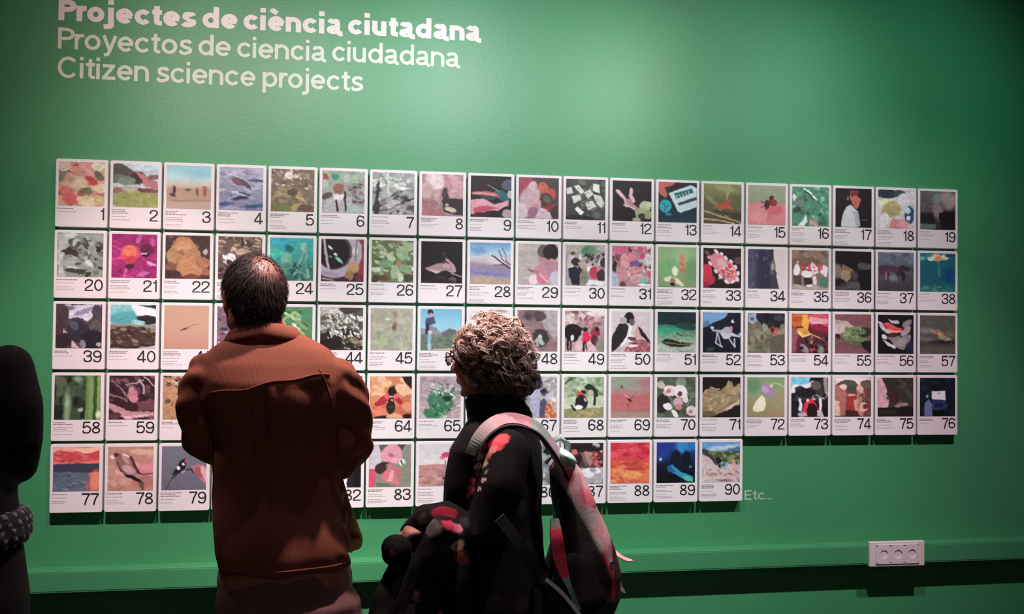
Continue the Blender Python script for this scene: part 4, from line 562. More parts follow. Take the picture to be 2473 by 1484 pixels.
# ================================================================== people
M['skin'] = mat('skin', (0.42, 0.17, 0.13), 0.55, noise=0.12, nscale=30)
M['eye'] = mat('eyeball', (0.6, 0.58, 0.55), 0.2)
M['iris'] = mat('iris', (0.05, 0.03, 0.02), 0.2)
M['cord'] = mat('brown_corduroy', (0.27, 0.088, 0.056), 0.85, noise=0.12, nscale=14, wave=110, spec=0.15)
M['cordside'] = mat('tan_corduroy', (0.20, 0.10, 0.035), 0.85, noise=0.15, nscale=14, wave=110, spec=0.15)
M['shirt'] = mat('dark_shirt_cotton', (0.02, 0.014, 0.015), 0.9)
M['trouser'] = mat('mauve_brown_trouser_cloth', (0.23, 0.115, 0.11), 0.9, noise=0.15, nscale=9, bump=0.3, bscale=40, spec=0.2)
M['black'] = mat('black_cloth', (0.012, 0.010, 0.011), 0.9, noise=0.2, bump=0.4, bscale=30, spec=0.15)
M['blackcoat'] = mat('black_floral_cloth', (1, 1, 1), 0.85, attr='Col', bump=0.3, bscale=35, spec=0.15)
M['packcloth'] = mat('floral_backpack_nylon', (1, 1, 1), 0.6, attr='Col', bump=0.15, bscale=120, spec=0.3)
M['knit'] = mat('speckled_knit', (1, 1, 1), 0.9, attr='Col', bump=0.6, bscale=160, spec=0.15)
M['hairattr'] = mat('hair', (1, 1, 1), 0.45, attr='Col', spec=0.45)
M['leather'] = mat('dark_leather', (0.025, 0.015, 0.012), 0.4)
M['strap'] = mat('dark_webbing', (0.035, 0.035, 0.04), 0.8)
M['lens'] = mat('pale_spectacle_lens', (0.7, 0.6, 0.58), 0.15)

def hull_ring_mesh(bm, rings, cap=True):
    """rings: list of lists of points, equal length; closed loft"""
    L = [[bm.verts.new(p) for p in r] for r in rings]
    n = len(L[0])
    for a, b in zip(L, L[1:]):
        for i in range(n):
            j = (i+1) % n
            bm.faces.new((a[i], a[j], b[j], b[i]))
    if cap:
        bm.faces.new(list(reversed(L[0]))); bm.faces.new(L[-1])
def basis(d):
    d = Vector(d).normalized(); up = Vector((0, 0, 1)) if abs(d.z) < 0.9 else Vector((0, 1, 0))
    x = d.cross(up).normalized(); y = x.cross(d).normalized()
    return x, y, d
def cap(bm, p0, p1, r0, r1, flat=1.0, flatdir=None, n=14):
    """tapered capsule; flat<1 squashes along flatdir"""
    p0 = Vector(p0); p1 = Vector(p1); d = p1-p0
    if d.length < 1e-6: d = Vector((0, 0, 1e-4))
    x, y, dn = basis(d)
    if flatdir is not None:
        y = (Vector(flatdir)-Vector(flatdir).dot(dn)*dn).normalized(); x = y.cross(dn)
    R = []
    for k in range(1, 5):
        a = math.pi/2*(k/4.0); rr = r0*math.sin(a); off = -r0*math.cos(a)
        R.append((p0+dn*off*(1 if flat > 0.99 else 0.7), rr))
    for k in range(3, -1, -1):
        a = math.pi/2*((k+0.0)/4.0) if k else 0.12; rr = r1*math.sin(a) if k else r1*0.12; off = r1*math.cos(a)
        R.append((p1+dn*off*(1 if flat > 0.99 else 0.7), rr))
    R.insert(4, (p1, r1))
    rings = [[c+x*(r*math.cos(2*math.pi*i/n))+y*(r*flat*math.sin(2*math.pi*i/n)) for i in range(n)] for c, r in R]
    hull_ring_mesh(bm, rings)
def chain(bm, pts, rad, **k):
    for i in range(len(pts)-1): cap(bm, pts[i], pts[i+1], rad[i], rad[i+1], **k)
def ell(bm, c, r, rot=None, seg=18):
    res = bmesh.ops.create_uvsphere(bm, u_segments=seg, v_segments=max(8, seg//2+2), radius=1)
    m = Matrix.Translation(Vector(c)) @ (Matrix.Rotation(rot[0], 4, rot[1]) if rot else Matrix.Identity(4)) @ Matrix.Diagonal((*r, 1))
    bmesh.ops.transform(bm, matrix=m, verts=res['verts'])
def loft(bm, rows, n=32, power=2.3):
    """rows: (z, x_left, x_right, y_back, y_front) superellipse sections"""
    rings = []
    for row in rows:
        z, xl, xr, yb, yf = row[:5]
        dz = row[5] if len(row) > 5 else 0
        cx, cy, rx, ry = (xl+xr)/2, (yb+yf)/2, (xr-xl)/2, (yf-yb)/2
        ring = []
        for i in range(n):
            a = 2*math.pi*i/n; c, s = math.cos(a), math.sin(a)
            px = cx+rx*math.copysign(abs(c)**(2/power), c); py = cy+ry*math.copysign(abs(s)**(2/power), s)
            ring.append(Vector((px, py, z+dz*(px-cx))))
        rings.append(ring)
    hull_ring_mesh(bm, rings)
def remesh(bm, voxel, smooth=3, name='blob'):
    """union of all the overlapping closed shapes as one continuous skin"""
    bmesh.ops.recalc_face_normals(bm, faces=bm.faces)
    me = bpy.data.meshes.new('tmp'); bm.to_mesh(me); bm.free()
    o = bpy.data.objects.new('tmp', me); C.objects.link(o)
    md = o.modifiers.new('r', 'REMESH'); md.mode = 'VOXEL'; md.voxel_size = voxel
    if smooth:
        s = o.modifiers.new('s', 'SMOOTH'); s.iterations = smooth; s.factor = 0.5
    dg = bpy.context.evaluated_depsgraph_get(); dg.update()
    out = bpy.data.meshes.new_from_object(o.evaluated_get(dg))
    out.name = name
    bpy.data.objects.remove(o); bpy.data.meshes.remove(me)
    out.polygons.foreach_set('use_smooth', [True]*len(out.polygons))
    return out
def verts(me):
    a = np.empty(len(me.vertices)*3, np.float32); me.vertices.foreach_get('co', a); return a.reshape(-1, 3).astype(float)
def norms(me):
    a = np.empty(len(me.vertices)*3, np.float32); me.vertices.foreach_get('normal', a); return a.reshape(-1, 3).astype(float)
def setverts(me, v): me.vertices.foreach_set('co', v.astype(np.float32).ravel()); me.update()
def setcol(me, c):
    a = me.color_attributes.new('Col', 'FLOAT_COLOR', 'POINT')
    a.data.foreach_set('color', np.concatenate([c, np.ones((len(c), 1))], 1).astype(np.float32).ravel())
def sm(a, b, x): t = np.clip((x-a)/(b-a), 0, 1); return t*t*(3-2*t)
def noise3(v, scale, seed):
    rs = np.random.RandomState(seed); out = 0
    for k in range(5):
        d = rs.randn(3); d /= np.linalg.norm(d); f = rs.uniform(0.6, 1.6)/scale
        out = out+np.sin(v@d*f*6.28+rs.rand()*6.28+1.3*np.sin(v@rs.randn(3)*2/scale))
    return out/5
def wrinkle(me, amp, scale, seed, stretch=(1, 1, 0.5)):
    v = verts(me); n = norms(me)
    setverts(me, v+n*(noise3(v*np.array(stretch), scale, seed)*amp)[:, None])

def hand(bm, w, d, up, s=1.0, curl=0.5, thumb=1):
    """w wrist, d pointing direction, up = back of the hand; five bent fingers"""
    w = Vector(w); d = Vector(d).normalized(); up = (Vector(up)-Vector(up).dot(d)*d).normalized(); side = d.cross(up)*thumb
    cap(bm, w+d*0.015*s, w+d*0.07*s, 0.030*s, 0.038*s, flat=0.42, flatdir=up)
    for k, (off, ln) in enumerate(((-0.030, 0.058), (-0.010, 0.074), (0.010, 0.080), (0.030, 0.072))):
        ln *= s; b = w+d*0.088*s+side*off*s*1.0
        a = curl; dirs = d.copy(); p = b-d*0.02*s
        for seg, (f, r) in enumerate(((0.50, 0.0092), (0.30, 0.0085), (0.22, 0.0076))):
            ang = a*(0.5+0.45*seg)
            dd = (d*math.cos(ang)-up*math.sin(ang)).normalized()
            q = p+dd*(ln*f+(0.02*s if seg == 0 else 0)); cap(bm, p, q, r*s, r*s*0.92, n=10); p = q
    t0 = w+d*0.025*s+side*0.026*s-up*0.004*s
    t1 = t0+(d*0.6+side*0.75-up*0.25).normalized()*0.042*s; t2 = t1+(d*0.9+side*0.15-up*0.4).normalized()*0.034*s
    cap(bm, t0, t1, 0.0145*s, 0.011*s, n=10); cap(bm, t1, t2, 0.0105*s, 0.0085*s, n=10)

def head_prims(bm, Hm, s=1.0, female=False):
    """head in its own frame: +y face, +z up, origin mid head; Hm places it"""
    t = bmesh.new()
    ell(t, (0, -0.012, 0.028), (0.073, 0.094, 0.088)); ell(t, (0, 0.030, -0.030), (0.057, 0.060, 0.078))
    ell(t, (0, 0.052, -0.083), (0.030, 0.030, 0.026)); ell(t, (0, 0.074, -0.094), (0.017, 0.015, 0.013))
    ell(t, (-0.038, 0.058, -0.022), (0.022, 0.024, 0.022)); ell(t, (0.038, 0.058, -0.022), (0.022, 0.024, 0.022))
    ell(t, (-0.030, 0.074, 0.026), (0.024, 0.013, 0.008)); ell(t, (0.030, 0.074, 0.026), (0.024, 0.013, 0.008))
    cap(t, (0, 0.082, 0.018), (0, 0.103, -0.026), 0.0075, 0.0115); ell(t, (-0.011, 0.090, -0.030), (0.0085, 0.010, 0.007)); ell(t, (0.011, 0.090, -0.030), (0.0085, 0.010, 0.007))
    ell(t, (0, 0.086, -0.054), (0.021, 0.009, 0.005)); ell(t, (0, 0.084, -0.064), (0.019, 0.010, 0.006))
    for k in (-1, 1):
        ell(t, (k*0.076, -0.004, -0.006), (0.007, 0.020, 0.033), (k*0.25, 'Z')); ell(t, (k*0.080, -0.014, 0.006), (0.007, 0.012, 0.022), (k*0.3, 'Z'))
        ell(t, (k*0.055, 0.0, -0.05), (0.018, 0.035, 0.034))
    bmesh.ops.transform(t, matrix=Hm @ Matrix.Scale(s, 4), verts=t.verts)
    me = bpy.data.meshes.new('t'); t.to_mesh(me); t.free(); bm.from_mesh(me); bpy.data.meshes.remove(me)
def eyes(Hm, parent, s=1.0):
    for k in (-1, 1):
        b = bmesh.new(); ell(b, Hm @ (Vector((k*0.031, 0.0745, 0.008))*s), (0.0115*s, 0.0115*s, 0.0095*s), seg=14)
        me = bpy.data.meshes.new('eye'); b.to_mesh(me); b.free(); e = link('eye', me, M['eye'], parent)
        b = bmesh.new(); ell(b, Hm @ (Vector((k*0.031, 0.0828, 0.008))*s), (0.0050*s,)*3, seg=10)
        me = bpy.data.meshes.new('iris'); b.to_mesh(me); b.free(); link('iris', me, M['iris'], e)
def legs(bm, hips, knees, ankles, r=(0.085, 0.055, 0.038)):
    for h, k, a in zip(hips, knees, ankles):
        cap(bm, h, k, r[0], r[1]); cap(bm, k, (Vector(k)*0.65+Vector(a)*0.35), r[1], r[1]*1.02); cap(bm, Vector(k)*0.65+Vector(a)*0.35, a, r[1]*1.02, r[2])
        a = Vector(a); cap(bm, a+Vector((0, -0.03, -0.05)), a+Vector((0, 0.13, -0.055)), 0.032, 0.026, flat=0.8, flatdir=(0, 0, 1))
def shoe(a, ang, parent, m):
    b = bmesh.new(); a = Vector(a); R = Matrix.Rotation(ang, 3, 'Z')
    cap(b, a+R@Vector((0, -0.045, -a.z+0.045)), a+R@Vector((0, 0.15, -a.z+0.040)), 0.045, 0.042, flat=0.85, flatdir=(0, 0, 1))
    cap(b, a+R@Vector((0, -0.03, -a.z+0.05)), a+R@Vector((0, 0.0, -a.z+0.10)), 0.043, 0.040)
    me = remesh(b, 0.007, 2, 'shoe'); v = verts(me); v[:, 2] = np.maximum(v[:, 2], 0.004); setverts(me, v)
    return link('shoe', me, m, parent)
def strands(rng, roots, dirs, length, rad, cols, segs=3, droop=0.4, jitter=0.15):
    V, F, Cc = [], [], []
    for p, d, L, r, c in zip(roots, dirs, length, rad, cols):
        p = np.array(p); d = np.array(d); base = len(V)
        x = np.cross(d, (0.3, 0.9, 0.1)); x /= np.linalg.norm(x)+1e-9; y = np.cross(d, x)
        for k in range(segs+1):
            t = k/segs; rr = r*(1-t*0.75)
            q = p+d*L*t+np.array((0, 0, -1))*L*droop*t*t
            for a in (0, 2.09, 4.19): V.append(q+x*rr*math.cos(a)+y*rr*math.sin(a)); Cc.append(c)
        for k in range(segs):
            for i in range(3):
                j = (i+1) % 3; F.append((base+3*k+i, base+3*k+j, base+3*k+3+j, base+3*k+3+i))
    return V, F, Cc

# ------------------------------------------------------------------ man in the brown corduroy jacket
man = empty('person', (0.80, -1.0, 0))
tag(man, 'man seen from behind in a brown corduroy jacket, thinning dark hair, looking at the cards', 'person')
Hm = Matrix.Translation((-0.060, 0.012, 1.566)) @ Matrix.Rotation(math.radians(20), 4, 'Z') @ Matrix.Rotation(math.radians(-10), 4, 'X') @ Matrix.Scale(0.955, 4)
b = bmesh.new()
head_prims(b, Hm, 1.0)
cap(b, (-0.048, 0.0, 1.53), (-0.015, -0.015, 1.40), 0.056, 0.066)
loft(b, [(0.86, -0.13, 0.16, -0.09, 0.09), (0.95, -0.13, 0.15, -0.10, 0.09), (1.10, -0.12, 0.13, -0.085, 0.085), (1.25, -0.135, 0.145, -0.09, 0.09), (1.35, -0.15, 0.155, -0.085, 0.08), (1.42, -0.11, 0.115, -0.07, 0.05)])
sh = [(-0.165, 0.0, 1.36), (0.175, 0.0, 1.35)]; el = [(-0.185, 0.07, 1.22), (0.195, 0.06, 1.19)]; wr = [(-0.05, 0.26, 1.17), (0.06, 0.26, 1.15)]
chain(b, [(-0.150, -0.015, 1.36), (-0.180, 0.0, 1.30), (-0.176, 0.045, 1.222), (-0.130, 0.15, 1.170), (-0.085, 0.215, 1.166), wr[0]], [0.042, 0.038, 0.034, 0.030, 0.026, 0.025])
chain(b, [(0.140, -0.02, 1.345), (0.168, -0.01, 1.29), (0.182, 0.02, 1.21), (0.158, 0.11, 1.152), (0.095, 0.215, 1.147), wr[1]], [0.042, 0.038, 0.034, 0.030, 0.026, 0.025])
hand(b, wr[0], (0.55, 0.5, 0.25), (-0.3, 0.3, 0.9), 1.0, 0.7, -1)
hand(b, wr[1], (-0.6, 0.45, 0.15), (0.2, 0.4, 0.8), 1.0, 0.7, 1)
manAnk = [(-0.02, -0.02, 0.10), (0.21, 0.02, 0.10)]
legs(b, [(-0.06, 0, 0.86), (0.12, 0, 0.86)], [(-0.04, 0.02, 0.50), (0.17, 0.03, 0.50)], manAnk, (0.08, 0.05, 0.035))
me = remesh(b, 0.0055, 2, 'body'); link('body', me, M['skin'], man)
eyes(Hm, man)
for a, g in zip(manAnk, (0.15, -0.2)): shoe(a, g, man, M['leather'])

# trousers
b = bmesh.new()
loft(b, [(0.72, -0.145, 0.235, -0.125, 0.11), (0.80, -0.142, 0.222, -0.125, 0.115), (0.88, -0.12, 0.165, -0.085, 0.10)])
for h, k, a in (((-0.048, -0.005, 0.74), (-0.035, 0.02, 0.48), (-0.02, -0.02, 0.09)), ((0.135, -0.005, 0.74), (0.175, 0.02, 0.48), (0.21, 0.02, 0.09))):
    chain(b, [h, k, a], [0.100, 0.080, 0.066])
me = remesh(b, 0.007, 4, 'trousers'); v = verts(me); n = norms(me)
f = np.sin(v[:, 2]*60+v[:, 0]*25+3*np.sin(v[:, 0]*20))*0.004*sm(0.98, 0.70, v[:, 2])+noise3(v, 0.09, 3)*0.004
setverts(me, v+n*f[:, None]); link('trousers', me, M['trouser'], man)

# jacket: one garment with sleeves, gathered below the yoke
b = bmesh.new()
loft(b, [(0.885, -0.130, 0.192, -0.135, 0.125, 0.02), (0.93, -0.145, 0.190, -0.14, 0.13), (1.02, -0.150, 0.180, -0.14, 0.13), (1.12, -0.152, 0.172, -0.145, 0.13), (1.22, -0.165, 0.168, -0.150, 0.13),
          (1.30, -0.182, 0.178, -0.152, 0.125), (1.36, -0.190, 0.180, -0.142, 0.115), (1.405, -0.186, 0.164, -0.118, 0.10), (1.44, -0.166, 0.134, -0.090, 0.085), (1.46, -0.138, 0.100, -0.072, 0.07), (1.478, -0.108, 0.068, -0.060, 0.06), (1.488, -0.09, 0.045, -0.05, 0.05)], n=48, power=2.4)
for pts, rad in (([(-0.160, -0.02, 1.375), (-0.190, 0.0, 1.31), (-0.182, 0.05, 1.215), (-0.135, 0.15, 1.165), (-0.075, 0.225, 1.165)], [0.060, 0.058, 0.055, 0.050, 0.044]),
                 ([(0.150, -0.02, 1.355), (0.178, -0.01, 1.30), (0.192, 0.02, 1.205), (0.165, 0.11, 1.145), (0.09, 0.225, 1.145)], [0.066, 0.062, 0.058, 0.054, 0.044])):
    chain(b, pts, rad)
me = remesh(b, 0.006, 5, 'jacket')
v = verts(me); n = norms(me)
yoke = 1.335+0.045*sm(-0.18, 0.13, v[:, 0])
back = sm(0.25, -0.2, n[:, 1])*sm(0.0, -0.05, v[:, 1])
below = sm(0.0, 0.03, yoke-v[:, 2])
fade = sm(0.35, 0.02, yoke-v[:, 2])
ple = np.sin(v[:, 0]*105+2.2*np.sin(v[:, 0]*31+1)+v[:, 2]*5)
big = np.sin(v[:, 0]*38+0.6*np.sin(v[:, 2]*14)+0.8)
tors = sm(0.20, 0.14, np.abs(v[:, 0]))
d = back*below*(-0.010*(0.6+0.4*fade)+0.0045*ple*fade+0.010*big*(0.5+0.5*fade))*tors
d += noise3(v*np.array((1, 1, 0.8)), 0.16, 5)*0.004
arm = sm(0.145, 0.185, np.abs(v[:, 0]))
d += arm*0.004*np.sin(v[:, 2]*95+v[:, 1]*60+v[:, 0]*30)
# pull the back in towards the waist so that the yoke overhangs it
setverts(me, v+n*d[:, None])
v = verts(me)
v[:, 1] += back*0.036*sm(1.34, 1.18, v[:, 2])*sm(0.90, 1.08, v[:, 2])
setverts(me, v)
jk = link('jacket', me, M['cord'], man)
# raised yoke, collar, hem band
def tube(name, pts, r, m, parent, n=8, flat=None, taper=False):
    bm = bmesh.new(); P = [Vector(p) for p in pts]; rings = []
    for i, p in enumerate(P):
        d = (P[min(i+1, len(P)-1)]-P[max(i-1, 0)]).normalized(); x, y, _ = basis(d)
        if flat: 
            y = (Vector(flat[1])-Vector(flat[1]).dot(d)*d).normalized(); x = y.cross(d)
        ry = r*(flat[0] if flat else 1); rx = r
        if taper and i in (0, len(P)-1): rx *= 0.4; ry *= 0.5
        rings.append([p+x*(rx*math.cos(2*math.pi*k/n))+y*(ry*math.sin(2*math.pi*k/n)) for k in range(n)])
    hull_ring_mesh(bm, rings); bmesh.ops.recalc_face_normals(bm, faces=bm.faces)
    me = bpy.data.meshes.new(name); bm.to_mesh(me); bm.free()
    me.polygons.foreach_set('use_smooth', [True]*len(me.polygons))
    return link(name, me, m, parent)
from mathutils.bvhtree import BVHTree
def bvh(me): return BVHTree.FromPolygons([v_.co for v_ in me.vertices], [tuple(p.vertices) for p in me.polygons])
JT = bvh(jk.data)
def snap(T, p, d, lift=0.001):
    h = T.ray_cast(Vector(p), Vector(d))
    return (h[0]-Vector(d).normalized()*lift) if h[0] else None
pts = []
for i in range(40):
    x = -0.150+0.285*i/39; z = 1.335+0.045*float(sm(-0.18, 0.13, np.array(x)))+0.003*math.sin(i*0.4)
    p = snap(JT, (x, -0.5, z), (0, 1, 0), 0.0015)
    if p: pts.append(p)
tube('yoke_seam', pts, 0.0028, M['cord'], jk, n=6)
pts = []
for i in range(26):
    t = i/25; z = 1.395-0.18*t; x = 0.112+0.030*math.sin(t*2.2)+0.012*t
    p = snap(JT, (x, -0.5, z), (0, 1, 0), 0.0012)
    if p: pts.append(p)
tube('armhole_seam', pts, 0.0026, M['cord'], jk, n=6)
pts = []
for i in range(30):
    x = -0.12+0.30*i/29; p = snap(JT, (x, -0.5, 0.905+0.02*(x-0.03)), (0, 1, 0), 0.001)
    if p: pts.append(p)
tube('hem_seam', pts, 0.0028, M['cord'], jk, n=6)
for xx in (-0.012, 0.030):
    pts = [snap(JT, (xx, 0.6, 0.91+0.53*i/24), (0, -1, 0), 0.001) for i in range(25)]
    tube('placket_seam', [q for q in pts if q], 0.0026, M['cord'], jk, n=6)
for i in range(5):
    q = snap(JT, (0.009, 0.6, 0.96+0.105*i), (0, -1, 0), 0.002)
    if q: bb_ = bmesh.new(); ell(bb_, q, (0.008, 0.003, 0.008), seg=12); mm_ = bpy.data.meshes.new('button'); bb_.to_mesh(mm_); bb_.free(); link('button', mm_, M['leather'], jk)
# collar: stand plus turned-down leaf
def collar():
    bm = bmesh.new(); rings = []
    N = 44
    prof = [(0.000, 0.030), (0.003, 0.048), (0.008, 0.053), (0.014, 0.049), (0.021, 0.034), (0.026, 0.020), (0.024, 0.015), (0.018, 0.024), (0.012, 0.032), (0.008, 0.020), (0.0, 0.0)]
    for i in range(N+1):
        a = math.radians(-90-140+280*i/N)
        cx, cy = -0.032, 0.0; tilt = 0.008*math.cos(a)
        ring = []
        for dr, dz in prof:
            r = 0.058+dr*(1.0+0.35*abs(math.cos(a)))
            ring.append(Vector((cx+r*1.08*math.cos(a), cy+r*1.02*math.sin(a), 1.462+dz-0.018*abs(math.cos(a))+tilt*0.4)))
        rings.append(ring)
    hull_ring_mesh(bm, rings); bmesh.ops.recalc_face_normals(bm, faces=bm.faces)
    me = bpy.data.meshes.new('collar'); bm.to_mesh(me); bm.free()
    me.polygons.foreach_set('use_smooth', [True]*len(me.polygons)); return me
link('collar', collar(), M['cord'], jk)
# open front of the jacket swinging out at his right side
b = bmesh.new()
def panel(b, P, t=0.008):
    """thick curved sheet through a grid of points"""
    R, Cn = len(P), len(P[0]); top = [[Vector(p) for p in r] for r in P]
    nrm = Vector((0, -1, 0))
    A = [[b.verts.new(p+nrm*t/2) for p in r] for r in top]; B = [[b.verts.new(p-nrm*t/2) for p in r] for r in top]
    for i in range(R-1):
        for j in range(Cn-1):
            b.faces.new((A[i][j], A[i][j+1], A[i+1][j+1], A[i+1][j])); b.faces.new((B[i][j], B[i+1][j], B[i+1][j+1], B[i][j+1]))
    for i in range(R-1): b.faces.new((A[i][0], A[i+1][0], B[i+1][0], B[i][0])); b.faces.new((A[i][-1], B[i][-1], B[i+1][-1], A[i+1][-1]))
    for j in range(Cn-1): b.faces.new((A[0][j], B[0][j], B[0][j+1], A[0][j+1])); b.faces.new((A[-1][j], A[-1][j+1], B[-1][j+1], B[-1][j]))
panel(b, [[(0.12+0.05*j/4+w*j/4, 0.085+0.02*math.sin(j*1.2+i), z) for j in range(5)] for i, (z, w) in enumerate(((1.17, -0.01), (1.10, 0.002), (1.03, 0.022), (0.97, 0.045), (0.935, 0.058), (0.915, 0.055), (0.905, 0.03)))], 0.03)
me = remesh(b, 0.006, 4, 'jacket_front'); link('jacket_front', me, M['cordside'], jk)

# hair: dense short strands, thin over the crown
rng = random.Random(5)
R3 = Hm.to_3x3(); off = Hm.translation
roots, dirs, Ls, rs_, cs = [], [], [], [], []
crown = Vector((0.034, -0.105, 0.078)).normalized()
while len(roots) < 9500:
    u = rng.uniform(-1, 1); th = rng.uniform(0, 2*math.pi); s_ = math.sqrt(1-u*u); nn = Vector((s_*math.cos(th), s_*math.sin(th), u))
    p = Vector((nn.x*0.0755, nn.y*0.0965-0.012, nn.z*0.092+0.026))
    if nn.z < -0.05 and nn.y > -0.25: continue
    if nn.y > 0.55 and nn.z < 0.75: continue
    if nn.y > 0.1 and nn.z < 0.25: continue
    if nn.z < -0.72: continue
    cd = (nn-crown).length
    if cd < 0.85 and rng.random() > 0.07+0.93*(cd/0.85)**2.2: continue
    down = (Vector((0, 0, -1))-nn*(-nn.z)).normalized() if abs(nn.z) < 0.98 else Vector((0.2, -0.9, 0))
    away = (nn-crown); away = (away-away.dot(nn)*nn).normalized()
    d = (nn*0.45+down*0.6+away*0.7+Vector((rng.gauss(0, .2), rng.gauss(0, .2), rng.gauss(0, .2)))).normalized()
    roots.append(off+R3 @ p); dirs.append((R3 @ d).normalized()); Ls.append(rng.uniform(0.012, 0.024)*(0.6 if cd < 0.5 else 1)); rs_.append(rng.uniform(0.0006, 0.0012))
    g = rng.random(); k = rng.uniform(0.4, 1.1)*(1+1.6*max(0, 1-cd/1.0))
    cs.append((0.045*k, 0.024*k, 0.021*k) if g < 0.95 else (0.13, 0.09, 0.08))
# nape hair
for _ in range(1500):
    a = math.radians(rng.uniform(-158, -30)); z = rng.uniform(-0.052, 0.0)
    r = 0.054+0.02*(z+0.052)/0.052
    p = Vector((r*math.cos(a), -0.012+r*1.25*math.sin(a), z)); nn = Vector((math.cos(a), math.sin(a), 0))
    d = (nn*0.35+Vector((rng.gauss(0, .15), rng.gauss(0, .15), -1))).normalized()
    roots.append(off+R3 @ p); dirs.append((R3 @ d).normalized()); Ls.append(rng.uniform(0.015, 0.026)); rs_.append(rng.uniform(0.0006, 0.0012)); k = rng.uniform(0.4, 1.1)
    cs.append((0.04*k, 0.022*k, 0.02*k) if rng.random() < 0.93 else (0.25, 0.2, 0.18))
V, F, Cc = strands(rng, roots, dirs, Ls, rs_, cs)
# dark under-layer hugging the skull, open at the crown
bmh = bmesh.new()
t = bmesh.new(); res = bmesh.ops.create_uvsphere(t, u_segments=56, v_segments=40, radius=1)
bmesh.ops.transform(t, matrix=Matrix.Translation((0, -0.012, 0.027)) @ Matrix.Diagonal((0.0765, 0.098, 0.0915, 1)), verts=t.verts)
bmesh.ops.delete(t, geom=[f_ for f_ in t.faces if (lambda q: (q-crown).length < 0.34 or (q.y > 0.5 and q.z < 0.8) or (q.y > 0.12 and q.z < 0.25) or (q.z < -0.1 and q.y > -0.25) or q.z < -0.85)(Vector((f_.calc_center_median().x/0.0765, (f_.calc_center_median().y+0.012)/0.098, (f_.calc_center_median().z-0.027)/0.0915)))], context='FACES')
for k in range(12):
    pass
bmesh.ops.transform(t, matrix=Hm, verts=t.verts); t.verts.index_update()
b0 = len(V)
for q in t.verts:
    V.append(np.array(q.co)); loc = Hm.inverted() @ q.co
    cd = (Vector((loc.x/0.0765, (loc.y+0.012)/0.098, (loc.z-0.027)/0.0915))-crown).length
    f_ = max(0, min(1, (cd-0.32)/0.6)); Cc.append((0.26*(1-f_)+0.03*f_, 0.10*(1-f_)+0.016*f_, 0.078*(1-f_)+0.014*f_))
for f_ in t.faces: F.append(tuple(b0+q.index for q in f_.verts))
t.free()
me = pyd('hair', V, F, True); setcol(me, np.array(Cc)); link('hair', me, M['hairattr'], man)
b = bmesh.new(); cap(b, off+R3 @ Vector((0, -0.028, -0.012)), off+R3 @ Vector((0.0, -0.038, -0.042)), 0.063, 0.050)
me = remesh(b, 0.006, 2, 'nape_hair'); setcol(me, np.tile((0.02, 0.012, 0.011), (len(me.vertices), 1))); link('nape_hair', me, M['hairattr'], man)

# ------------------------------------------------------------------ woman with curly hair
wo = empty('person', (1.37, -1.0, 0))
tag(wo, 'woman with grey curly hair and glasses in a black floral coat, turned towards the left', 'person')
yawW = math.radians(62)
Hw = Matrix.Translation((-0.035, 0.0, 1.425)) @ Matrix.Rotation(math.radians(52), 4, 'Z') @ Matrix.Rotation(math.radians(-8), 4, 'X')
BR = Matrix.Rotation(yawW, 3, 'Z')
def wp(x, y, z): q = BR @ Vector((x, y, 0)); return (q.x, q.y, z)
b = bmesh.new(); head_prims(b, Hw, 0.94, True)
cap(b, (-0.020, 0.0, 1.37), (0.0, 0.0, 1.24), 0.046, 0.056)
def rot_loft(b, rows, ang, n=40, power=2.3, lean=(0, 0)):
    t = bmesh.new(); loft(t, rows, n, power); bmesh.ops.transform(t, matrix=Matrix.Rotation(ang, 4, 'Z'), verts=t.verts)
    me = bpy.data.meshes.new('t'); t.to_mesh(me); t.free(); b.from_mesh(me); bpy.data.meshes.remove(me)
rot_loft(b, [(0.78, -0.15, 0.15, -0.09, 0.09), (0.90, -0.14, 0.14, -0.09, 0.09), (1.0, -0.12, 0.12, -0.075, 0.08), (1.12, -0.13, 0.13, -0.08, 0.09), (1.20, -0.13, 0.13, -0.07, 0.07), (1.25, -0.08, 0.08, -0.05, 0.05)], yawW)
# her left arm is the one towards us
Lsh, Lel, Lwr = (-0.02, -0.135, 1.185), (-0.045, -0.155, 0.99), (-0.180, -0.100, 0.995)
Rsh, Rel, Rwr = wp(0.15, 0, 1.19), wp(0.19, 0.02, 0.97), wp(0.10, 0.20, 0.96)
for S_ in ((Lsh, Lel, Lwr), (Rsh, Rel, Rwr)):
    cap(b, S_[0], S_[1], 0.040, 0.033); cap(b, S_[1], S_[2], 0.033, 0.023)
hand(b, Lwr, (-1.0, 0.05, -0.10), (-0.1, -0.3, 0.95), 0.72, 1.1, 1)
hand(b, Rwr, (-0.8, 0.3, -0.2), (0.1, -0.1, 0.95), 0.9, 0.8, -1)
woAnk = [wp(-0.09, -0.02, 0.09), wp(0.09, 0.05, 0.09)]
legs(b, [wp(-0.08, 0, 0.80), wp(0.08, 0, 0.80)], [wp(-0.09, 0.02, 0.46), wp(0.09, 0.04, 0.46)], woAnk, (0.085, 0.052, 0.035))
me = remesh(b, 0.005, 2, 'body'); link('body', me, M['skin'], wo)
eyes(Hw, wo, 0.94)
for a in woAnk: shoe(a, yawW, wo, M['leather'])
# trousers
b = bmesh.new(); chain(b, [wp(-0.08, 0, 0.80), wp(-0.09, 0.02, 0.46), woAnk[0]], [0.105, 0.08, 0.062]); chain(b, [wp(0.08, 0, 0.80), wp(0.09, 0.04, 0.46), woAnk[1]], [0.105, 0.08, 0.062])
ell(b, (0, 0, 0.86), (0.14, 0.14, 0.10)); link('trousers', remesh(b, 0.008, 3, 'trousers'), M['black'], wo)
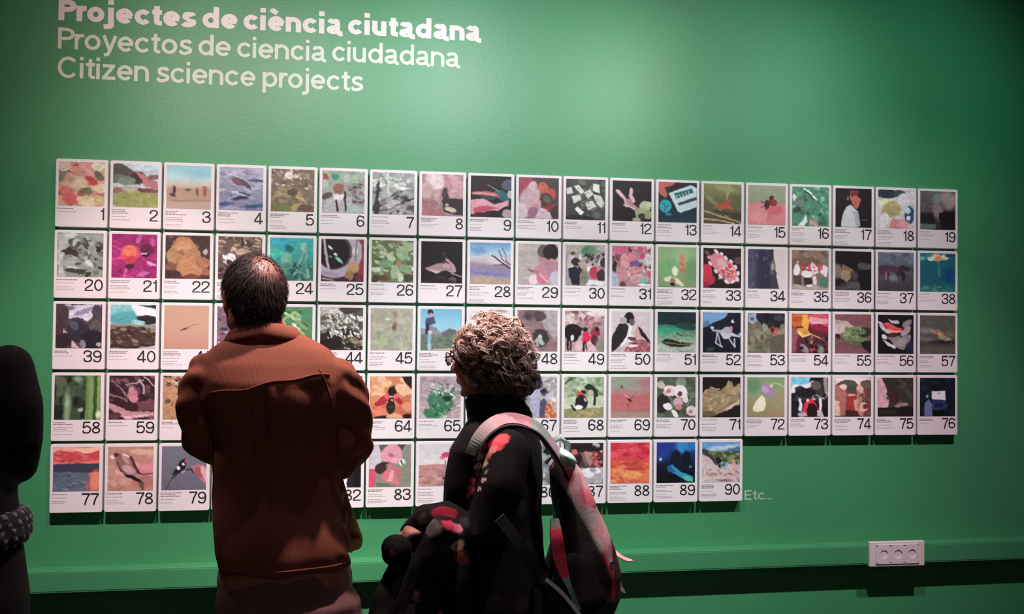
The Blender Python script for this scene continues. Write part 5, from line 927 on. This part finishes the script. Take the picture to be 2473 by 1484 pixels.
# coat
b = bmesh.new()
rot_loft(b, [(0.52, -0.175, 0.175, -0.145, 0.150), (0.62, -0.180, 0.180, -0.145, 0.155), (0.78, -0.175, 0.175, -0.135, 0.150), (0.90, -0.165, 0.165, -0.125, 0.140), (1.0, -0.155, 0.155, -0.115, 0.130),
             (1.10, -0.165, 0.165, -0.118, 0.125), (1.19, -0.165, 0.165, -0.110, 0.105), (1.238, -0.135, 0.135, -0.090, 0.080), (1.270, -0.085, 0.085, -0.068, 0.065), (1.30, -0.066, 0.066, -0.060, 0.060), (1.325, -0.062, 0.062, -0.058, 0.056)], yawW)
chain(b, [(0.002, -0.118, 1.188), (-0.012, -0.158, 1.11), (-0.045, -0.165, 1.0), (-0.11, -0.13, 0.985), (-0.165, -0.105, 0.992)], [0.066, 0.062, 0.056, 0.048, 0.040])
chain(b, [wp(0.135, 0, 1.18), wp(0.185, 0.0, 1.08), wp(0.19, 0.03, 0.98), wp(0.12, 0.16, 0.96)], [0.062, 0.058, 0.055, 0.045])
me = remesh(b, 0.0055, 4, 'coat'); wrinkle(me, 0.0035, 0.10, 8, (1, 1, 0.45))
def flowers(me, seed, count, pal, base, rmin, rmax, region=None, bright=None):
    v = verts(me); rs = np.random.RandomState(seed); col = np.tile(np.array(base, float), (len(v), 1))
    wv = v+0.006*np.stack([noise3(v, 0.03, seed+1), noise3(v, 0.03, seed+2), noise3(v, 0.03, seed+3)], 1)
    idx = np.arange(len(v)) if region is None else np.nonzero(region(v))[0]
    for _ in range(count):
        c = v[rs.choice(idx)]; r = rs.uniform(rmin, rmax); ax = rs.randn(3); ax /= np.linalg.norm(ax)
        d = wv-c; dist = np.sqrt((d**2).sum(1)+1.5*(d@ax)**2)/r
        m_ = np.clip((1-dist)*5, 0, 1)[:, None]
        cc = np.array(pal[rs.randint(len(pal))], float)
        col = col*(1-m_)+cc*m_
    return col, v
col, v = flowers(me, 4, 90, [(0.03, 0.02, 0.022), (0.05, 0.018, 0.022), (0.035, 0.035, 0.04), (0.025, 0.03, 0.028)], (0.010, 0.008, 0.009), 0.012, 0.035, lambda v: v[:, 2] < 1.12)
def blot(col, v, c, r, cc, ax=(0, 0, 1), st=0.0, warp=0.004, seed=0):
    w = v+warp*np.stack([noise3(v, 0.02, seed+1), noise3(v, 0.02, seed+2), noise3(v, 0.02, seed+3)], 1)
    d = w-np.array(c); ax = np.array(ax, float); ax /= np.linalg.norm(ax)
    dist = np.sqrt((d**2).sum(1)-(1-1/(1+st)**2)*(d@ax)**2)/r
    m_ = np.clip((1-dist)*6, 0, 1)[:, None]
    return col*(1-m_)+np.array(cc)*m_
CT = bvh(me)
def surf(x, z): 
    p = snap(CT, (x, -0.6, z), (0, 1, 0), 0); return tuple(p) if p else (x, -0.15, z)
lap = [(-0.030, 1.216, 0.019, (0.98, 0.10, 0.14), .5), (-0.016, 1.226, 0.014, (0.98, 0.15, 0.18), .6), (-0.040, 1.200, 0.010, (0.9, 0.32, 0.30), .4), (-0.062, 1.205, 0.011, (0.85, 0.07, 0.12), .3), (-0.052, 1.186, 0.010, (0.50, 0.16, 0.10), .5), (-0.068, 1.180, 0.007, (0.75, 0.55, 0.40), .8),
       (-0.060, 1.166, 0.008, (0.45, 0.36, 0.26), .6), (-0.074, 1.158, 0.007, (0.80, 0.60, 0.50), 1.2), (-0.058, 1.148, 0.006, (0.25, 0.28, 0.18), .6), (-0.076, 1.140, 0.007, (0.55, 0.18, 0.12), .8), (-0.064, 1.130, 0.006, (0.85, 0.66, 0.55), 1.4),
       (-0.082, 1.122, 0.009, (0.95, 0.16, 0.24), .4), (-0.074, 1.108, 0.006, (0.85, 0.70, 0.62), 1.6), (-0.088, 1.100, 0.009, (0.95, 0.15, 0.26), .3), (-0.094, 1.082, 0.006, (0.90, 0.18, 0.28), .3)]
for x, z, r, cc, st in lap:
    col = blot(col, v, surf(x+0.006, z), r*1.05, cc, (1, 0, 0.4), st, seed=int(abs(x)*1000))
setcol(me, np.clip(col, 0, 1)); coat = link('coat', me, M['blackcoat'], wo)
# high dark collar/scarf
b = bmesh.new()
for k in range(5):
    rr = 0.066-0.003*k
    for i in range(22):
        a0 = 2*math.pi*i/22; a1 = 2*math.pi*(i+1)/22
        P = [(0.012-0.006*k+rr*1.05*math.cos(a), rr*1.05*math.sin(a), 1.255+0.016*k+0.012*math.cos(a+0.4)) for a in (a0, a1)]
        cap(b, P[0], P[1], 0.017, 0.017, n=8)
me = remesh(b, 0.006, 3, 'scarf'); wrinkle(me, 0.003, 0.04, 11, (1, 1, 2)); link('scarf', me, M['black'], wo)

# curly hair: hundreds of curls over a full dark mass
rng = random.Random(11)
hc = np.array((-0.012, -0.005, 1.438)); HRx, HRy, HRz = 0.098, 0.100, 0.096
b = bmesh.new(); ell(b, hc+np.array((0.002, 0, 0.002)), (HRx*0.90, HRy*0.90, HRz*0.92)); ell(b, (0.0, -0.01, 1.365), (0.072, 0.068, 0.05)); ell(b, (0.045, -0.02, 1.405), (0.06, 0.06, 0.055)); ell(b, (0.008, -0.030, 1.385), (0.082, 0.072, 0.058))
inner = remesh(b, 0.006, 2, 'inner'); iv = verts(inner); Fi = [tuple(p.vertices) for p in inner.polygons]
# open the mass in front of the face
fw = np.array(Hw.to_3x3() @ Vector((0, 1, 0))); ft = np.array(Hw.translation)
keep = ((iv-ft)@fw) < np.where(iv[:, 2] < 1.40, 0.034, 0.052)
V = list(iv); F = [f_ for f_ in Fi if all(keep[i] for i in f_)]; Cc = [(0.03, 0.02, 0.018)]*len(V)
pal = [(0.42, 0.29, 0.25), (0.52, 0.38, 0.34), (0.33, 0.21, 0.17), (0.24, 0.14, 0.11), (0.62, 0.50, 0.46), (0.30, 0.19, 0.15)]
cnt = 0
while cnt < 1050:
    u = rng.uniform(-0.95, 1); th = rng.uniform(0, 2*math.pi); s_ = math.sqrt(1-u*u); nn = np.array((s_*math.cos(th), s_*math.sin(th), u))
    k = rng.uniform(0.88, 1.03)
    if u < -0.3: k *= 0.93
    p = hc+nn*np.array((HRx, HRy, HRz))*k if cnt < 720 else np.array((0.010, -0.030, 1.385))+nn*np.array((0.086, 0.077, 0.062))*k
    if cnt >= 720 and (u > 0.45 or u < -0.85): continue
    if nn[0] > 0.3 and u < 0.1: p = p+np.array((0.012*rng.random(), 0, -0.01))
    if ((p-ft)@fw) > 0.060 and p[2] < 1.475: continue
    if ((p-ft)@fw) > 0.042 and p[2] < 1.41: continue
    cnt += 1
    tdn = np.array((rng.gauss(0, .7), rng.gauss(0, .7), -1.0)); tdn -= nn*(tdn@nn)*0.85; tdn /= np.linalg.norm(tdn)
    x = np.cross(tdn, nn); x /= np.linalg.norm(x)+1e-9; y = np.cross(x, tdn)
    Rr = rng.uniform(0.007, 0.017); L = rng.uniform(0.018, 0.045); turns = rng.uniform(0.45, 1.25); ph = rng.uniform(0, 6.28); segs = 9
    c0 = np.array(pal[rng.randrange(len(pal))])*rng.uniform(0.7, 1.1); top_light = max(0.25, min(1.0, 0.55+0.9*(p[2]-1.42)/0.09)); c0 = np.minimum(c0*top_light*1.7, 0.9)  # light from above put into the colour: upper curls paler, lower ones darker
    nstr = 9
    for q_ in range(nstr):
        ox, oy, oz = rng.gauss(0, .0026), rng.gauss(0, .0022), rng.gauss(0, .003); r_ = Rr*rng.uniform(0.85, 1.12); ph_ = ph+rng.gauss(0, .12)
        tr = rng.uniform(0.0005, 0.0011); c = tuple(c0*rng.uniform(0.75, 1.25))
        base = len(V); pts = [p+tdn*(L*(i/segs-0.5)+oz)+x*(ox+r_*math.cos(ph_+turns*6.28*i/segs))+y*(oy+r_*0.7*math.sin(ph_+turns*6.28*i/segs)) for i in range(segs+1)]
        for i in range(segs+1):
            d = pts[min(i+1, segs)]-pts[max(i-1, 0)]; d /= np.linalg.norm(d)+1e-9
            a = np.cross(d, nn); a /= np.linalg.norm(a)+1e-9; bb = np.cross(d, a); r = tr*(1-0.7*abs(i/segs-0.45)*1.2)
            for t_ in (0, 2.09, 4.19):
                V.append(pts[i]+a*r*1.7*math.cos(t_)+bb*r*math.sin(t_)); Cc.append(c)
        for i in range(segs):
            for q in range(3):
                j = (q+1) % 3; F.append((base+3*i+q, base+3*i+j, base+3*i+3+j, base+3*i+3+q))
# wispy flyaway locks at the back
for _ in range(260):
    ang = rng.uniform(-1.2, 0.9); p = np.array((hc[0]+0.085*math.cos(ang)+rng.gauss(0, .006), hc[1]+rng.uniform(-0.06, 0.06), hc[2]+0.085*math.sin(ang)))
    d = np.array((math.cos(ang)+0.3, rng.gauss(0, .3), math.sin(ang)*0.6-0.35+rng.gauss(0, .3))); d /= np.linalg.norm(d)
    v3, f3, c3 = strands(rng, [p], [d], [rng.uniform(0.018, 0.045)], [0.0009], [pal[rng.randrange(5)]], segs=4, droop=0.3)
    base = len(V); V += v3; Cc += c3; F += [tuple(base+q for q in f_) for f_ in f3]
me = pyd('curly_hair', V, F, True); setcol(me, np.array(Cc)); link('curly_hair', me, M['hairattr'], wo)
# glasses
def hp(x, y, z): return Hw @ (Vector((x, y, z))*0.94)
g = empty('glasses'); g.parent = wo
for k in (-1, 1):
    P = [hp(k*0.033+0.024*math.cos(a), 0.101-0.012*abs(math.cos(a)) if k*math.cos(a) > 0 else 0.101, 0.006+0.018*math.sin(a)) for a in np.linspace(0, 2*math.pi, 21)]
    tube('rim', P, 0.0016, M['ink'], g, n=6)
    bm = bmesh.new(); f_ = [bm.verts.new(p) for p in P[:-1]]; bm.faces.new(f_); me = bpy.data.meshes.new('spectacle_lens'); bm.to_mesh(me); bm.free(); link('spectacle_lens', me, M['lens'], g)
    tube('temple_arm', [hp(k*0.056, 0.093, 0.010), hp(k*0.074, 0.06, 0.011), hp(k*0.081, 0.0, 0.008), hp(k*0.080, -0.015, -0.006)], 0.0019, M['ink'], g, n=6)
tube('bridge', [hp(-0.010, 0.102, 0.010), hp(0, 0.106, 0.013), hp(0.010, 0.102, 0.010)], 0.0015, M['ink'], g, n=6)

# ------------------------------------------------------------------ backpack on her back
bp = empty('backpack', (1.60, -1.0, 0.78))
tag(bp, 'floral backpack in pink, mint and black hanging behind the curly-haired woman', 'backpack')
B0 = Vector((1.60, -1.0, 0.78))
def bl(x, y, z): return Vector((x-B0.x, y-B0.y, z-B0.z))
b = bmesh.new()
rows = [(1.155, 1.535, 1.575, .055), (1.13, 1.520, 1.592, .085), (1.08, 1.525, 1.615, .10), (1.0, 1.535, 1.650, .11), (0.93, 1.530, 1.680, .12), (0.86, 1.510, 1.700, .125), (0.80, 1.495, 1.700, .125), (0.75, 1.510, 1.680, .115), (0.72, 1.545, 1.650, .09)]
t = []
loft(b, [(z-B0.z, xl-B0.x, xr-B0.x, -hw, hw) for z, xl, xr, hw in reversed(rows)], n=40, power=3.2)
me = remesh(b, 0.005, 5, 'main_body'); wrinkle(me, 0.003, 0.10, 21, (1, 1, 0.7))
col, v = flowers(me, 31, 90, [(0.85, 0.30, 0.34), (0.80, 0.46, 0.52), (0.36, 0.66, 0.52), (0.90, 0.10, 0.17), (0.62, 0.56, 0.52), (0.85, 0.20, 0.28), (0.16, 0.12, 0.16), (0.70, 0.50, 0.62), (0.5, 0.7, 0.6)], (0.75, 0.40, 0.42), 0.016, 0.040)
n = norms(me); W = v+np.array(B0)
zz = W[:, 2]; xl = np.interp(zz, [r[0] for r in reversed(rows)], [r[1] for r in reversed(rows)]); xr = np.interp(zz, [r[0] for r in reversed(rows)], [r[2] for r in reversed(rows)])
s_ = (W[:, 0]-xl)/(xr-xl)
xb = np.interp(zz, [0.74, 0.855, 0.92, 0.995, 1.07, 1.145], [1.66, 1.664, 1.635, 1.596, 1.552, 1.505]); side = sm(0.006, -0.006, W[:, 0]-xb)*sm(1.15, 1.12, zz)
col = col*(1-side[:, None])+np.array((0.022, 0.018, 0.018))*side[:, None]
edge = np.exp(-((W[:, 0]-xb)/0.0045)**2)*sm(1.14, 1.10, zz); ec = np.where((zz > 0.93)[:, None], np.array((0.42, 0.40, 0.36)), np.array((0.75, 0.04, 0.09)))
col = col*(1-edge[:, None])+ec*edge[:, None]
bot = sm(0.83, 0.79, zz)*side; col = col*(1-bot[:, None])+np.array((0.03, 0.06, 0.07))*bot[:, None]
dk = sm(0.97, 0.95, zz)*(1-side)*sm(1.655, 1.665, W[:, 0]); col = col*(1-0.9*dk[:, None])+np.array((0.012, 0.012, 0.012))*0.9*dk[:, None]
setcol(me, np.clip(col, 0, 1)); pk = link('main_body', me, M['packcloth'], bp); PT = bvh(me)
# mint top flap
b = bmesh.new(); ell(b, bl(1.545, -1.055, 1.168), (0.034, 0.055, 0.015), (math.radians(35), 'Y')); ell(b, bl(1.535, -1.04, 1.160), (0.024, 0.045, 0.012), (math.radians(30), 'Y'))
M['mint'] = mat('mint_nylon', (0.50, 0.85, 0.72), 0.6); M['pinkstrap'] = mat('pink_webbing', (0.85, 0.45, 0.46), 0.7)
M['greyhandle'] = mat('grey_green_webbing', (0.30, 0.37, 0.36), 0.7)
link('top_flap', remesh(b, 0.005, 3, 'top_flap'), M['mint'], bp)
tube('carry_handle', [bl(1.505, -1.0, 1.168), bl(1.520, -1.0, 1.200), bl(1.543, -1.0, 1.212), bl(1.562, -1.0, 1.195), bl(1.566, -1.0, 1.160)], 0.009, M['greyhandle'], bp, n=8)
tube('carry_handle', [bl(1.50, -1.02, 1.145), bl(1.522, -1.02, 1.175), bl(1.545, -1.02, 1.185), bl(1.556, -1.02, 1.155)], 0.005, M['mint'], bp, n=8)
# side pocket of dark mesh and the piping
b = bmesh.new(); cap(b, bl(1.575, -1.108, 0.90), bl(1.585, -1.118, 0.81), 0.050, 0.060, flat=0.35, flatdir=(0, -1, 0)); link('side_pocket', remesh(b, 0.006, 3, 'side_pocket'), M['black'], bp)
# shoulder strap over her left shoulder
T2 = BVHTree.FromPolygons([Vector(q.co)+Vector((1.37, -1.0, 0)) for q in coat.data.vertices], [tuple(p.vertices) for p in coat.data.polygons])
def ribbon(name, pts, w, t, m, parent, up, org, cols=None):
    bm = bmesh.new(); P = [Vector(p)-org for p in pts]; rings = []
    for i, p in enumerate(P):
        d = (P[min(i+1, len(P)-1)]-P[max(i-1, 0)]).normalized(); u_ = Vector(up[i] if isinstance(up, list) else up); u_ = (u_-u_.dot(d)*d).normalized(); x = d.cross(u_)
        ww = w[i] if isinstance(w, list) else w
        rings.append([p+x*ww/2+u_*t/2, p-x*ww/2+u_*t/2, p-x*ww/2-u_*t/2, p+x*ww/2-u_*t/2])
    hull_ring_mesh(bm, rings); bmesh.ops.recalc_face_normals(bm, faces=bm.faces)
    me = bpy.data.meshes.new(name); bm.to_mesh(me); bm.free()
    if cols is not None: setcol(me, np.repeat(np.array(cols, float), 4, 0))
    return link(name, me, m, parent)
def smoothpts(P, n=6):
    out = []; Q = [P[0]]+list(P)+[P[-1]]
    for i in range(1, len(Q)-2):
        p0, p1, p2, p3 = map(np.array, Q[i-1:i+3])
        for k in range(n):
            t = k/n; out.append(tuple(0.5*((2*p1)+(-p0+p2)*t+(2*p0-5*p1+4*p2-p3)*t*t+(-p0+3*p1-3*p2+p3)*t**3)))
    out.append(P[-1]); return out
SP = smoothpts([(1.288, -1.150, 1.185), (1.302, -1.150, 1.222), (1.332, -1.140, 1.255), (1.370, -1.125, 1.271), (1.415, -1.115, 1.268), (1.458, -1.105, 1.248), (1.495, -1.095, 1.205), (1.522, -1.085, 1.165), (1.545, -1.07, 1.12)])
N_ = len(SP); pk_ = (0.80, 0.36, 0.40); pg = (0.62, 0.48, 0.50); gg = (0.45, 0.52, 0.47); lv = (0.62, 0.46, 0.52)
cols = [(gg if i < N_*0.16 else pg if i < N_*0.3 else pk_ if i < N_*0.56 else gg if i < N_*0.70 else lv) for i in range(N_)]
ribbon('shoulder_strap', SP, 0.034, 0.009, M['packcloth'], bp, (0.15, -0.75, 0.75), B0, cols)
ribbon('strap_piping', [(x+0.004, y-0.014, z-0.016) for x, y, z in SP], 0.005, 0.008, M['strap'], bp, (0.15, -0.75, 0.75), B0)
LW = smoothpts([(1.345, -1.235, 1.045), (1.39, -1.225, 0.985), (1.43, -1.20, 0.925), (1.462, -1.165, 0.885), (1.50, -1.12, 0.855)])
ribbon('lower_strap', LW, 0.030, 0.004, M['strap'], bp, (0.2, -1, 0.2), B0)
ribbon('lower_strap', smoothpts([(1.475, -1.165, 0.875), (1.52, -1.15, 0.835), (1.57, -1.14, 0.775), (1.60, -1.13, 0.745)]), 0.010, 0.004, mat('pale_grey_webbing', (0.35, 0.38, 0.37), 0.7), bp, (0.2, -1, 0.2), B0)
PB = smoothpts([(1.502, -1.13, 1.02), (1.505, -1.14, 0.975), (1.512, -1.14, 0.93), (1.525, -1.14, 0.885), (1.545, -1.14, 0.835), (1.565, -1.135, 0.79)])
N_ = len(PB)
ribbon('side_piping', PB, [0.012+0.022*math.sin(math.pi*min(1, i/N_*1.25+0.1)) for i in range(N_)], 0.012, M['packcloth'], bp, (0, -1, 0), B0, [((0.30, 0.28, 0.26) if i < 4 else (0.80, 0.06, 0.13) if i < N_*0.62 else (0.25, 0.50, 0.42)) for i in range(N_)])
ribbon('strap_tail', smoothpts([(1.690, -1.0, 0.905), (1.705, -1.01, 0.895), (1.725, -1.01, 0.884), (1.742, -1.01, 0.881)], 4), [0.014]*8+[0.013, 0.011, 0.009, 0.006, 0.002], 0.003, M['pinkstrap'], bp, (0.1, -0.5, 0.8), B0)
ribbon('strap_tail', smoothpts([(1.685, -1.0, 0.86), (1.700, -1.01, 0.835), (1.708, -1.01, 0.812), (1.722, -1.01, 0.795)], 4), [0.014]*8+[0.013, 0.011, 0.009, 0.006, 0.002], 0.003, mat('grey_pink_webbing', (0.45, 0.33, 0.32), 0.7), bp, (0.2, -1, 0.2), B0)
box('buckle', 0.052, 0.062, -0.118, -0.112, 0.118, 0.124, mat('shiny_buckle', (0.85, 0.85, 0.85), 0.15, 1.0), bp)

# ------------------------------------------------------------------ coat draped over her forearm
dr0 = Vector((1.18, -1.06, 0.75)); 
b = bmesh.new()
def dl(x, y, z): return (x-dr0.x, y-dr0.y, z-dr0.z)
chain(b, [dl(1.285, -1.12, 1.005), dl(1.235, -1.10, 1.018), dl(1.185, -1.08, 1.008), dl(1.145, -1.06, 0.978)], [0.040, 0.046, 0.046, 0.030])
chain(b, [dl(1.215, -1.165, 1.0), dl(1.185, -1.15, 0.90), dl(1.16, -1.12, 0.78), dl(1.15, -1.10, 0.58)], [0.040, 0.055, 0.075, 0.085])
chain(b, [dl(1.245, -1.0, 1.0), dl(1.20, -1.0, 0.88), dl(1.17, -1.02, 0.76), dl(1.16, -1.02, 0.56)], [0.040, 0.060, 0.08, 0.09])
chain(b, [dl(1.165, -1.08, 0.99), dl(1.125, -1.09, 0.90), dl(1.088, -1.11, 0.82), dl(1.072, -1.13, 0.74), dl(1.075, -1.14, 0.60)], [0.030, 0.036, 0.042, 0.046, 0.05])
chain(b, [dl(1.275, -1.16, 0.99), dl(1.26, -1.17, 0.86), dl(1.25, -1.15, 0.72), dl(1.25, -1.14, 0.58)], [0.035, 0.045, 0.05, 0.055])
ell(b, dl(1.108, -1.11, 0.950), (0.040, 0.036, 0.036)); ell(b, dl(1.098, -1.105, 0.930), (0.028, 0.03, 0.022))
me = remesh(b, 0.0045, 3, 'draped_coat'); wrinkle(me, 0.0035, 0.05, 33, (1, 1, 0.5))
col, v = flowers(me, 7, 26, [(0.05, 0.02, 0.025), (0.04, 0.035, 0.035), (0.06, 0.03, 0.03)], (0.010, 0.008, 0.009), 0.010, 0.022)
DT = bvh(me)
def ds(x, z):
    p = snap(DT, (x-dr0.x, -0.6, z-dr0.z), (0, 1, 0), 0); return tuple(p) if p else dl(x, -1.15, z)
for x, z, r, cc, st, ax in ((1.185, 1.015, 0.024, (0.13, 0.105, 0.11), 1.2, (1, 0, -.5)), (1.215, 1.042, 0.020, (0.30, 0.02, 0.04), 1.5, (1, 0, -.3)), (1.235, 1.018, 0.014, (0.62, 0.05, 0.10), 1.2, (1, 0, -.4)), (1.250, 1.010, 0.010, (0.65, 0.22, 0.28), .8, (1, 0, -.4)),
                            (1.247, 0.968, 0.013, (0.48, 0.30, 0.16), .3, (1, 0, 0)), (1.257, 0.975, 0.008, (0.40, 0.32, 0.22), .5, (0, 0, 1)), (1.252, 0.948, 0.014, (0.25, 0.06, 0.03), .3, (1, 0, 0)), (1.262, 0.936, 0.012, (0.12, 0.03, 0.03), .3, (1, 0, 0)), (1.092, 0.945, 0.006, (0.55, 0.10, 0.07), 2.0, (1, 0, .15)),
                            (1.150, 0.85, 0.010, (0.22, 0.13, 0.14), .5, (0, 0, 1)), (1.136, 0.81, 0.014, (0.24, 0.15, 0.16), 1.0, (.3, 0, 1)), (1.122, 0.77, 0.014, (0.26, 0.17, 0.17), 1.0, (.3, 0, 1)), (1.114, 0.745, 0.010, (0.35, 0.25, 0.25), .4, (.3, 0, 1)),
                            (1.215, 0.79, 0.008, (0.55, 0.14, 0.12), 2.5, (-.4, 0, 1)), (1.228, 0.762, 0.009, (0.55, 0.16, 0.15), 2.0, (-.3, 0, 1)), (1.207, 0.748, 0.012, (0.60, 0.10, 0.18), 1.0, (1, 0, .4))):
    col = blot(col, v, ds(x, z), r, cc, ax, st, warp=0.003, seed=int(x*1000))
setcol(me, np.clip(col, 0, 1))
o = link('draped_coat', me, M['blackcoat'], None, dr0); tag(o, 'dark floral coat draped over the forearm of the curly-haired woman', 'coat')

# ------------------------------------------------------------------ person at the left edge of the view
le = empty('person', (0.035, -1.1, 0))
tag(le, 'person in dark clothes with a speckled knit hem, cut off by the left edge', 'person')
Hl = Matrix.Translation((-0.03, 0.02, 1.60)) @ Matrix.Rotation(math.radians(10), 4, 'Z')
b = bmesh.new(); head_prims(b, Hl, 1.0); cap(b, (-0.03, 0, 1.54), (-0.01, -0.01, 1.42), 0.054, 0.064)
loft(b, [(0.86, -0.14, 0.14, -0.09, 0.09), (1.0, -0.13, 0.13, -0.09, 0.09), (1.15, -0.12, 0.12, -0.08, 0.085), (1.3, -0.145, 0.145, -0.09, 0.09), (1.40, -0.15, 0.15, -0.075, 0.07), (1.45, -0.08, 0.08, -0.06, 0.05)])
for k in (-1, 1):
    chain(b, [(k*0.145, -0.01, 1.385), (k*0.168, -0.015, 1.31), (k*0.172, -0.012, 1.235), (k*0.152, 0.058, 1.165), (k*0.08, 0.185, 1.132)], [0.040, 0.036, 0.033, 0.029, 0.025])
    hand(b, (k*0.07, 0.20, 1.13), (-k*0.6, 0.6, 0.1), (0, 0.2, 1), 0.95, 0.7, -k)
lA = [(-0.10, 0.0, 0.10), (0.10, 0.02, 0.10)]
legs(b, [(-0.08, 0, 0.86), (0.08, 0, 0.86)], [(-0.09, 0.02, 0.49), (0.09, 0.02, 0.49)], lA, (0.08, 0.05, 0.035))
link('body', remesh(b, 0.007, 2, 'body'), M['skin'], le); eyes(Hl, le)
for a in lA: shoe(a, 0, le, M['leather'])
b = bmesh.new()
loft(b, [(0.98, -0.19, 0.19, -0.135, 0.125), (1.10, -0.185, 0.175, -0.13, 0.12), (1.22, -0.18, 0.172, -0.13, 0.12), (1.34, -0.185, 0.18, -0.13, 0.115), (1.40, -0.17, 0.165, -0.11, 0.10), (1.45, -0.11, 0.11, -0.08, 0.08), (1.49, -0.07, 0.06, -0.06, 0.065)], n=40)
for k in (-1, 1): chain(b, [(k*0.155, -0.01, 1.395), (k*0.178, -0.02, 1.31), (k*0.182, -0.015, 1.23), (k*0.160, 0.06, 1.16), (k*0.08, 0.19, 1.13)], [0.058, 0.058, 0.054, 0.048, 0.042])
me = remesh(b, 0.007, 4, 'coat'); wrinkle(me, 0.004, 0.12, 40); link('coat', me, M['black'], le)
b = bmesh.new()
loft(b, [(0.955, -0.185, 0.200, -0.140, 0.130, 0.16), (0.98, -0.188, 0.210, -0.143, 0.132, 0.15), (1.02, -0.188, 0.208, -0.140, 0.130, 0.12), (1.045, -0.180, 0.198, -0.136, 0.126, 0.10)], n=48)
me = remesh(b, 0.004, 3, 'knit_hem'); v = verts(me); n = norms(me)
row = np.sin((v[:, 2]-0.14*v[:, 0])*330); st_ = np.sin(np.arctan2(v[:, 1], v[:, 0])*46+np.floor((v[:, 2]-0.14*v[:, 0])*52)*1.7)
k_ = sm(0.1, 0.8, st_*0.7+noise3(v, 0.02, 55)*0.7)*sm(-0.6, 0.4, row)
col = np.array((0.03, 0.03, 0.036))+k_[:, None]*np.array((0.27, 0.25, 0.25)); setverts(me, v+n*(k_*0.003)[:, None]); setcol(me, col)
link('knit_hem', me, M['knit'], le)
b = bmesh.new(); loft(b, [(0.74, -0.18, 0.210, -0.12, 0.11), (0.86, -0.18, 0.208, -0.12, 0.115), (0.98, -0.16, 0.19, -0.11, 0.11)])
for k in (-1, 1): chain(b, [(k*0.095+0.01, 0, 0.78), (k*0.10, 0.02, 0.48), (k*0.10, 0.01, 0.10)], [0.095, 0.08, 0.065])
link('trousers', remesh(b, 0.008, 3, 'trousers'), M['black'], le)
b = bmesh.new(); ell(b, Hl @ Vector((0, -0.022, 0.032)), (0.083, 0.098, 0.092)); ell(b, Hl @ Vector((0, -0.05, -0.03)), (0.07, 0.055, 0.07))
me = remesh(b, 0.006, 3, 'hair'); wrinkle(me, 0.003, 0.03, 50, (1, 1, 0.3)); setcol(me, np.tile((0.03, 0.018, 0.014), (len(me.vertices), 1))); link('hair', me, M['hairattr'], le)
